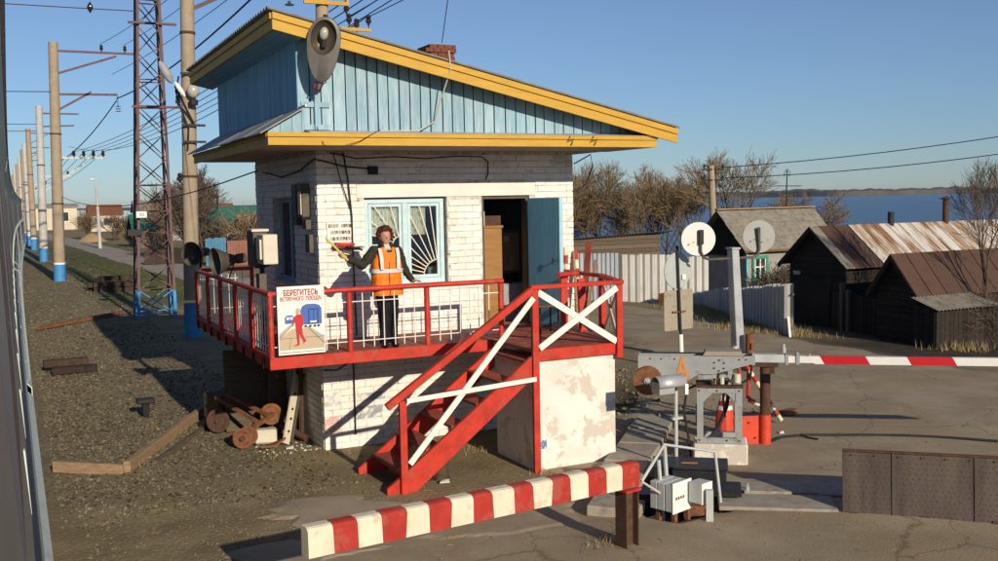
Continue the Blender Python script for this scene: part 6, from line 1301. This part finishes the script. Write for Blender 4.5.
# ------------------------------------------------------------------ bare trees
def tree(name, label, base, height, seed, spread=.55, lean=(0,0), twigm=None, levels=5, trunks=1, grp='bare trees behind the fences', dens=1.0, r0=None, tw=.011):
    rg = random.Random(seed); o = thing(name, label, 'tree', base, grp); tr_, cr = MB(), MB(); bx_ = Vector(base)
    def rdir(d, a):
        ax = d.orthogonal().normalized(); ax.rotate(Matrix.Rotation(rg.uniform(0,2*math.pi),3,d)); q = d.copy(); q.rotate(Matrix.Rotation(a,3,ax)); return q
    def grow(p, d, L, r, lev):
        n = 4 if lev >= levels-1 else (3 if lev > 1 else 2); pts = [p]; rs = [r]; dd_ = d.copy(); nodes = []
        for i in range(n):
            dd_ = (rdir(dd_, rg.uniform(0,.20))+Vector((0,0,.10 if lev > 1 else .02))).normalized(); p = p+dd_*L/n; pts.append(p); rs.append(max(tw*.8,r*(1-.62*(i+1)/n))); nodes.append((p,dd_.copy(),(i+1)/n))
        (tr_ if lev >= levels-1 else cr).tube(pts, rs, 7 if lev >= levels-1 else (4 if lev > 2 else 3), cap=False)
        if lev == 0: return
        k = kids[min(lev,len(kids)-1)]
        for c_ in range(k):
            t_ = 1-.62*(c_/max(1,k-1))**1.1 if lev < levels else 1-.5*(c_/max(1,k-1)); t_ = max(.2,min(1,t_+rg.uniform(-.08,.08))); f = t_*n; i = min(n-1,int(f)); q = pts[i].lerp(pts[i+1],min(1,f-i)); dq = nodes[i][1]
            if rg.random() > dens: continue
            a_ = rg.uniform(.35,.95)*spread*1.5*(.55 if c_ == 0 else 1); nd = rdir(dq, a_); grow(q, nd, L*(rg.uniform(.48,.72) if lev > 3 else rg.uniform(.62,.92))*(1.12-.35*t_)*(1.25 if lev == levels else 1), max(tw,rs[i]*rg.uniform(.45,.7)), lev-1)
    kids = (0,3,4,5,6,5,6)
    for k in range(trunks):
        d = Vector((lean[0]+rg.uniform(-.3,.3)*(trunks > 1), lean[1]+rg.uniform(-.25,.25)*(trunks > 1), 1)).normalized(); grow(bx_+Vector((rg.uniform(-.2,.2),rg.uniform(-.2,.2),-.2))*(trunks > 1), d, height*.42, (r0 or height*.020)*(1 if trunks == 1 else .75), levels)
    # scale so that the crown reaches the wanted height
    zt = sorted(v[2] for v in cr.v)[int(len(cr.v)*.995)]; k = height/max(.1,zt-bx_.z)
    for m_ in (tr_,cr): m_.v = [tuple(bx_+(Vector(v)-bx_)*k) for v in m_.v]
    part(tr_, 'trunk', K['bark'], o, smooth=True); part(cr, 'crown', twigm or K['twig'], o); return o
def Hz(x,y,z=-.15): return (x,y,H(x,y)+z)
tree('bare_tree', 'spreading bare tree rising just right of the booth', Hz(31.9,51.4), 7.0, 11, .62, trunks=2, levels=5, dens=.95, tw=.011)
tree('bare_tree', 'dense olive-brown budding tree above the plank shed', Hz(34.0,50.3), 6.7, 12, .60, trunks=2, levels=5, dens=.95, tw=.011)
tree('bare_tree', 'bushy budding tree left of the power pole', Hz(36.3,49.3), 6.9, 13, .62, trunks=2, levels=5, dens=.95, tw=.011)
tree('bare_tree', 'tallest wide-crowned bare tree behind the slate roof', Hz(38.6,48.1), 8.0, 14, .60, lean=(.12,0), levels=5, dens=.95, tw=.011)
tree('bare_tree', 'low golden-brown tree at the right end of the slate roof', Hz(42.0,46.6), 5.8, 15, .66, trunks=3, levels=5, dens=.92, tw=.011)
tree('bare_tree', 'small bare tree between the booth and the plank shed', Hz(29.4,50.5), 6.3, 16, .6, trunks=2, levels=5, dens=.92, tw=.011)
tree('bare_tree', 'thin-twigged bare tree beside the budding trees, partly behind the power pole', Hz(38.3,54), 7.0, 18, .6, trunks=2, levels=5, dens=.92, tw=.011)
tree('young_tree', 'slender leafless young tree before the low shed at the right edge', Hz(23.35,18.5,-.05), 5.1, 17, .46, twigm=K['twig_grey'], levels=5, trunks=1, dens=.85, r0=.05, tw=.004, grp=None)
def shrub(label, x, y, h, seed, m_=None, grp='leafless bushes', tw=.012): return tree('bush', label, Hz(x,y,-.05), h, seed, .75, twigm=m_ or K['twig_grey'], levels=3, trunks=9, dens=.9, grp=grp, r0=h*.012, tw=tw)
shrub('tangled leafless bush at the foot of the young tree',23.3,18.2,1.8,21,tw=.005)
shrub('leafless bush in front of the green-framed window',29.4,33.6,1.8,22); shrub('leafless bush between the green-framed window and the barn',31.4,33.8,2.2,23)
# ------------------------------------------------------------------ village on the left
for (x,y,h,s_,w_) in ((8.6,128,3.6,31,'big brown bush beside the village road, nearest the track poles'),(10.8,120,3.2,32,'brown bush on the village roadside right of the big one'),(12.0,92,5.2,33,'tall bare bush seen through the lattice mast'),(13.0,84,4.0,34,'low bush at the foot of the lattice mast view'),(14.6,67,3.6,35,'bare bush in front of the green roof'),(15.0,60,2.0,36,'small bare bush before the blue fence'),(10.4,100,2.2,37,'distant bush between the track poles and the lamp'),(13.2,74,3.4,38,'bush left of the green roof')):
    shrub(w_, x, y, h, s_, K['twig'] if s_ % 2 else K['twig_grey'], 'bushes along the village road', tw=.018)
tree('bare_tree','thin bare tree behind the lattice mast',Hz(12.0,70),6.2,41,.6,levels=5,trunks=2,twigm=K['twig_grey'],grp='bushes along the village road',tw=.014)
def hut(label, x0, x1, y0, y1, hw_, hr_, wm_, rm_, name='village_house', win=True):
    o = thing(name, label, 'house', ((x0+x1)/2,(y0+y1)/2,0)); part(MB().box(x0,x1,y0,y1,-.2,hw_), 'wall', wm_, o); ym = (y0+y1)/2; e_ = .3
    part(MB().prism([(x0,y0,hw_),(x0,y1,hw_),(x0,ym,hr_)],(x1-x0,0,0)), 'gable', wm_, o)
    part(MB().hexa([(x0-e_,y0-e_,hw_-.1),(x1+e_,y0-e_,hw_-.1),(x1+e_,ym,hr_+.02),(x0-e_,ym,hr_+.02),(x0-e_,y0-e_,hw_),(x1+e_,y0-e_,hw_),(x1+e_,ym,hr_+.12),(x0-e_,ym,hr_+.12)]), 'roof', rm_, o)
    part(MB().hexa([(x0-e_,ym,hr_+.02),(x1+e_,ym,hr_+.02),(x1+e_,y1+e_,hw_-.1),(x0-e_,y1+e_,hw_-.1),(x0-e_,ym,hr_+.12),(x1+e_,ym,hr_+.12),(x1+e_,y1+e_,hw_),(x0-e_,y1+e_,hw_)]), 'roof', rm_, o)
    if win:
        n_ = max(1,int((x1-x0)/2.5))
        for i in range(n_):
            cx_ = x0+(i+.5)*(x1-x0)/n_; w_ = part(MB().box(cx_-.5,cx_+.5,y0-.05,y0-.01,hw_*.35,hw_*.8), 'window', K['sign_white'], o); part(MB().box(cx_-.42,cx_+.42,y0-.06,y0-.052,hw_*.38,hw_*.77), 'pane', plain('far_glass',(.04,.05,.06),.1), w_)
    return o
hut('village house with a bright green roof left of the booth',12.6,17.5,76,81,2.0,3.45,K['wall_brick'],K['roof_green'])
pc = single(MB().tube([(14.4,78.3,3.2),(14.4,78.3,4.3)],.10,8), 'stove_pipe', K['black'], 'thin stove pipe above the green roof', 'chimney')
hut('brown weathered hut right of the green roof',14.4,17.0,68.5,71.5,1.9,2.9,K['wood_grey'],K['wood'],win=False)
hut('far cream house with a brown roof beyond the village road',11.6,16.2,168,174,2.6,4.0,K['wall_cream'],K['rust'])
hut('long far white building at the end of the village road',3.8,11.0,190,196,3.9,4.4,K['wall_cream'],K['wall_grey'])
hut('teal-roofed far house behind the bushes',10.3,13.2,96,100,1.7,2.9,K['wood_grey'],K['roof_green'],win=False)
hut('low grey far house behind the lattice mast',16.0,23,115,120,2.4,3.8,K['wall_grey'],K['rust'])
for (x0,x1,y,h,m_,w_) in ((10.8,12.0,63.2,1.7,K['wall_blue'],'blue board fence left of the brown one in the village'),(12.05,13.6,62.9,1.5,K['wall_brick'],'reddish-brown board fence beside the blue one'),(13.65,14.4,62.6,1.4,K['wall_blue'],'short blue gate right of the reddish fence'),(7.6,10.0,66.5,.95,K['sleeper'],'low dark fence seen through the lattice mast')):
    o = thing('village_fence', w_, 'fence', (x0,y,0)); x = x0
    while x < x1: part(MB().box(x,x+.17,y,y+.03,-.1,h+rng.uniform(-.05,.05)), 'board', m_, o); x += .18
    part(MB().box(x0,x1,y+.035,y+.08,h*.6,h*.6+.1), 'rail', m_, o)
sl2 = thing('village_lamp', 'slim village street lamp on a concrete pole beyond the road', 'street lamp', (7.35,97,0))
part(MB().tube([(7.4,97,-.1),(7.33,97,5.6)],[.16,.10],8), 'pole', K['pole_white'], sl2); part(MB().tube([(7.33,97,5.5),(7.15,97,5.9),(7.05,97,6.15)],.04,6).tube([(7.33,97,5.5),(7.55,97,5.9),(7.62,97,6.1)],.04,6), 'bracket', K['pole_white'], sl2); part(MB().ell((7.0,97,6.2),(.22,.15,.09)), 'head', K['sign_white'], sl2)
mp_ = MB(); mp_.lathe((8.2,118,-.05),[(1.7,0),(1.4,.25),(.9,.6),(.4,.9),(.001,1.0)],12); single(mp_, 'sand_pile', mat('sand',(.36,.24,.13),.9), 'small sand-coloured heap on the far roadside', 'sand heap', smooth=True)
for i in range(9):
    x = 18+i*14+rng.uniform(-4,4); y = 150+rng.uniform(-30,60)
    if i < 5: hut('far village house %s along the horizon, %s from the left' % ('with brown roof' if i % 2 else 'with grey roof', ('first','second','third','fourth','fifth')[i]), x, x+8, y, y+6, 2.8, 4.6, K['wall_grey'] if i % 2 else K['wall_cream'], K['rust'] if i % 2 else K['roof_slate']) if i not in () else None

# ------------------------------------------------------------------ ground cover
def scatter(name, n, region, size, m_, hfun=H, seed=1, keep=None):
    rg = random.Random(seed); mb_ = MB(); k = 0
    while k < n:
        x, y = rg.uniform(region[0],region[1]), rg.uniform(region[2],region[3])
        if keep and not keep(x,y,rg): n -= 1; continue
        s_ = rg.uniform(*size)*(1.8 if rg.random() < .05 else 1); z = hfun(x,y)+s_*.15; a = rg.uniform(0,6.28)
        v = []
        for q in ((1,0,0),(0,1,0),(-1,0,0),(0,-1,0)):
            r_ = s_*rg.uniform(.6,1.1); b_ = a+math.atan2(q[1],q[0]); v.append((x+r_*math.cos(b_),y+r_*math.sin(b_),z+rg.uniform(-.2,.2)*s_))
        v += [(x+rg.uniform(-.3,.3)*s_,y+rg.uniform(-.3,.3)*s_,z+s_*rg.uniform(.4,.75)),(x,y,z-s_*.6)]
        mb_.add(v,[(0,1,4),(1,2,4),(2,3,4),(3,0,4),(1,0,5),(2,1,5),(3,2,5),(0,3,5)]); k += 1
    o = struct(mb_, name, m_, kind='stuff'); return o
tag(scatter('gravel', 6000, (.5,5.5,36,85), (.02,.05), K['stone'], seed=15, keep=lambda x,y,rg: rg.random() < (85-y)/50 and x < 3.2+rg.random()*2), 'sparse gravel farther along the track', 'gravel', kind='stuff')
tag(scatter('gravel', 12000, (.4,4.0,12.5,36), (.010,.034), K['stone'], seed=5, keep=lambda x,y,rg: not (3.9 < x and 13 < y < 19) and rg.random() < 1.2-.25*x), 'grey ballast gravel beside the train', 'gravel', kind='stuff')
tag(scatter('rubble', 7000, (1.5,15,6.5,19), (.005,.020), K['stone'], seed=6, keep=lambda x,y,rg: not (6.2 < x < 7.6 and 11.8 < y < 13.2) and not (4 < x < 8.5 and y > 14.4)), 'small loose stones on the dusty yard', 'rubble', kind='stuff')
tag(scatter('gravel', 2500, (.6,4.2,8,13), (.006,.024), K['stone'], seed=25, keep=lambda x,y,rg: rg.random() < .3+.12*(y-8)), 'small stones on the packed earth in the near left', 'gravel', kind='stuff')
tag(scatter('cinder', 3500, (.5,4.0,12.5,34), (.012,.03), K['sleeper'], seed=26, keep=lambda x,y,rg: not (3.9 < x and 13 < y < 19)), 'dark cinders mixed into the ballast', 'cinders', kind='stuff')
tag(scatter('rubble', 900, (8.6,11.6,13.0,18.5), (.02,.06), K['stone'], seed=8), 'broken earth and stones by the dug hole', 'rubble', kind='stuff')
tag(scatter('rubble', 50, (3.2,4.1,14.6,15.4), (.012,.03), K['litter'], seed=9), 'white crumbled plaster under the balcony', 'rubble', kind='stuff')
def blades(name, n, fn, hgt, m_, seed, label):
    rg = random.Random(seed); mb_ = MB()
    for _ in range(n):
        x, y = fn(rg); z = H(x,y)-.02; h = rg.uniform(*hgt); a = rg.uniform(0,6.28); w_ = .006+h*.02; dx, dy = rg.uniform(-.4,.4)*h, rg.uniform(-.4,.4)*h
        mb_.add([(x-w_*math.cos(a),y-w_*math.sin(a),z),(x+w_*math.cos(a),y+w_*math.sin(a),z),(x+dx,y+dy,z+h)],[(0,1,2)])
    return tag(struct(mb_, name, m_, kind='stuff'), label, 'grass', kind='stuff')
blades('dry_grass', 7000, lambda rg: (lambda t,s: (24.2-4.6*t+s*1.0-.9, 31.2-9.6*t-s*1.0))(rg.random(), rg.gauss(0,.5)), (.05,.22), K['drygrass'], 3, 'dry grass on the bank below the fences')
blades('dry_grass', 450, lambda rg: (21.9+rg.gauss(0,.5), 18.0+rg.gauss(0,.3)), (.08,.32), K['drygrass'], 4, 'dry grass round the young tree')
blades('grass', 7000, lambda rg: (rg.uniform(3.6,7.2)+rg.gauss(0,.3), rg.triangular(38,75,46)), (.03,.12), K['grass'], 6, 'green spring grass between the track poles and the village road')
blades('weed', 60, lambda rg: (4.88+rg.gauss(0,.08), 12.25+rg.gauss(0,.08)), (.1,.3), K['rust_dark'], 7, 'dry weed under the stairs')
for (x,y,s_,w_) in ((4.95,11.95,.07,'scrap of white paper on the ground below the stairs'),(5.15,8.15,.03,'white scrap near the striped beam'),(3.65,14.85,.06,'white chunk of plaster before the trolley'),(10.55,11.9,.04,'white scrap beyond the boom rest')):
    single(MB().prism([(x-s_,y,H(x,y)+.02),(x+s_*.8,y-s_*.5,H(x,y)+.02),(x+s_,y+s_*.4,H(x,y)+.045),(x-s_*.4,y+s_*.7,H(x,y)+.03)],(0,0,.012)), 'litter', K['litter'], w_, 'litter')
single(MB().rbox((11.6,12.9,.06),(.30,.16,.06),rz=.3), 'broken_brick', K['rust'], 'broken brick lying on the road beyond the barrier', 'brick')
# ------------------------------------------------------------------ air
hm = bpy.data.materials.new('haze_air'); hm.use_nodes = True; t = hm.node_tree; t.nodes.clear(); oo = t.nodes.new('ShaderNodeOutputMaterial'); pv = t.nodes.new('ShaderNodeVolumePrincipled')
pv.inputs['Color'].default_value = (.75,.87,1,1); pv.inputs['Density'].default_value = 2.5e-5; pv.inputs['Anisotropy'].default_value = .2; t.links.new(pv.outputs[0], oo.inputs['Volume'])
struct(MB().box(-3500,15000,-3500,15000,-15,60), 'haze', hm, kind='stuff')

twg = MB(); rg_ = random.Random(12)
for _ in range(500):
    x, y = rg_.uniform(2,14), rg_.uniform(7,18); a = rg_.uniform(0,6.28); L_ = rg_.uniform(.03,.14)
    if 4 < x < 8.6 and y > 11.7: continue
    z = H(x,y)+.02; twg.tube([(x,y,z),(x+L_*.5*math.cos(a),y+L_*.5*math.sin(a),z+.006),(x+L_*math.cos(a+.3),y+L_*math.sin(a+.3),z)],.003,3)
tag(struct(twg, 'straw', K['drygrass'], kind='stuff'), 'bits of straw and twigs strewn over the yard', 'straw', kind='stuff')

spots = [(6.3,11.7),(7.7,11.8),(4.2,14.2),(5.6,14.3),(6.05,13.3),(9.1,11.3),(8.4,11.6),(3.4,14.6),(1.5,14.9),(2.3,16.8),(4.3,28.8),(3.7,35.0),(12.7,17.1),(13.9,16.7),(9.6,12.4),(5.4,8.9),(6.2,9.6),(8.2,12.9),(2.5,53.9),(10.6,16.6)]
blades('weed', 900, lambda rg: (lambda c: (c[0]+rg.gauss(0,.12), c[1]+rg.gauss(0,.12)))(spots[rg.randrange(len(spots))]), (.03,.13), K['drygrass'], 19, 'small dry weeds round posts and wall feet')
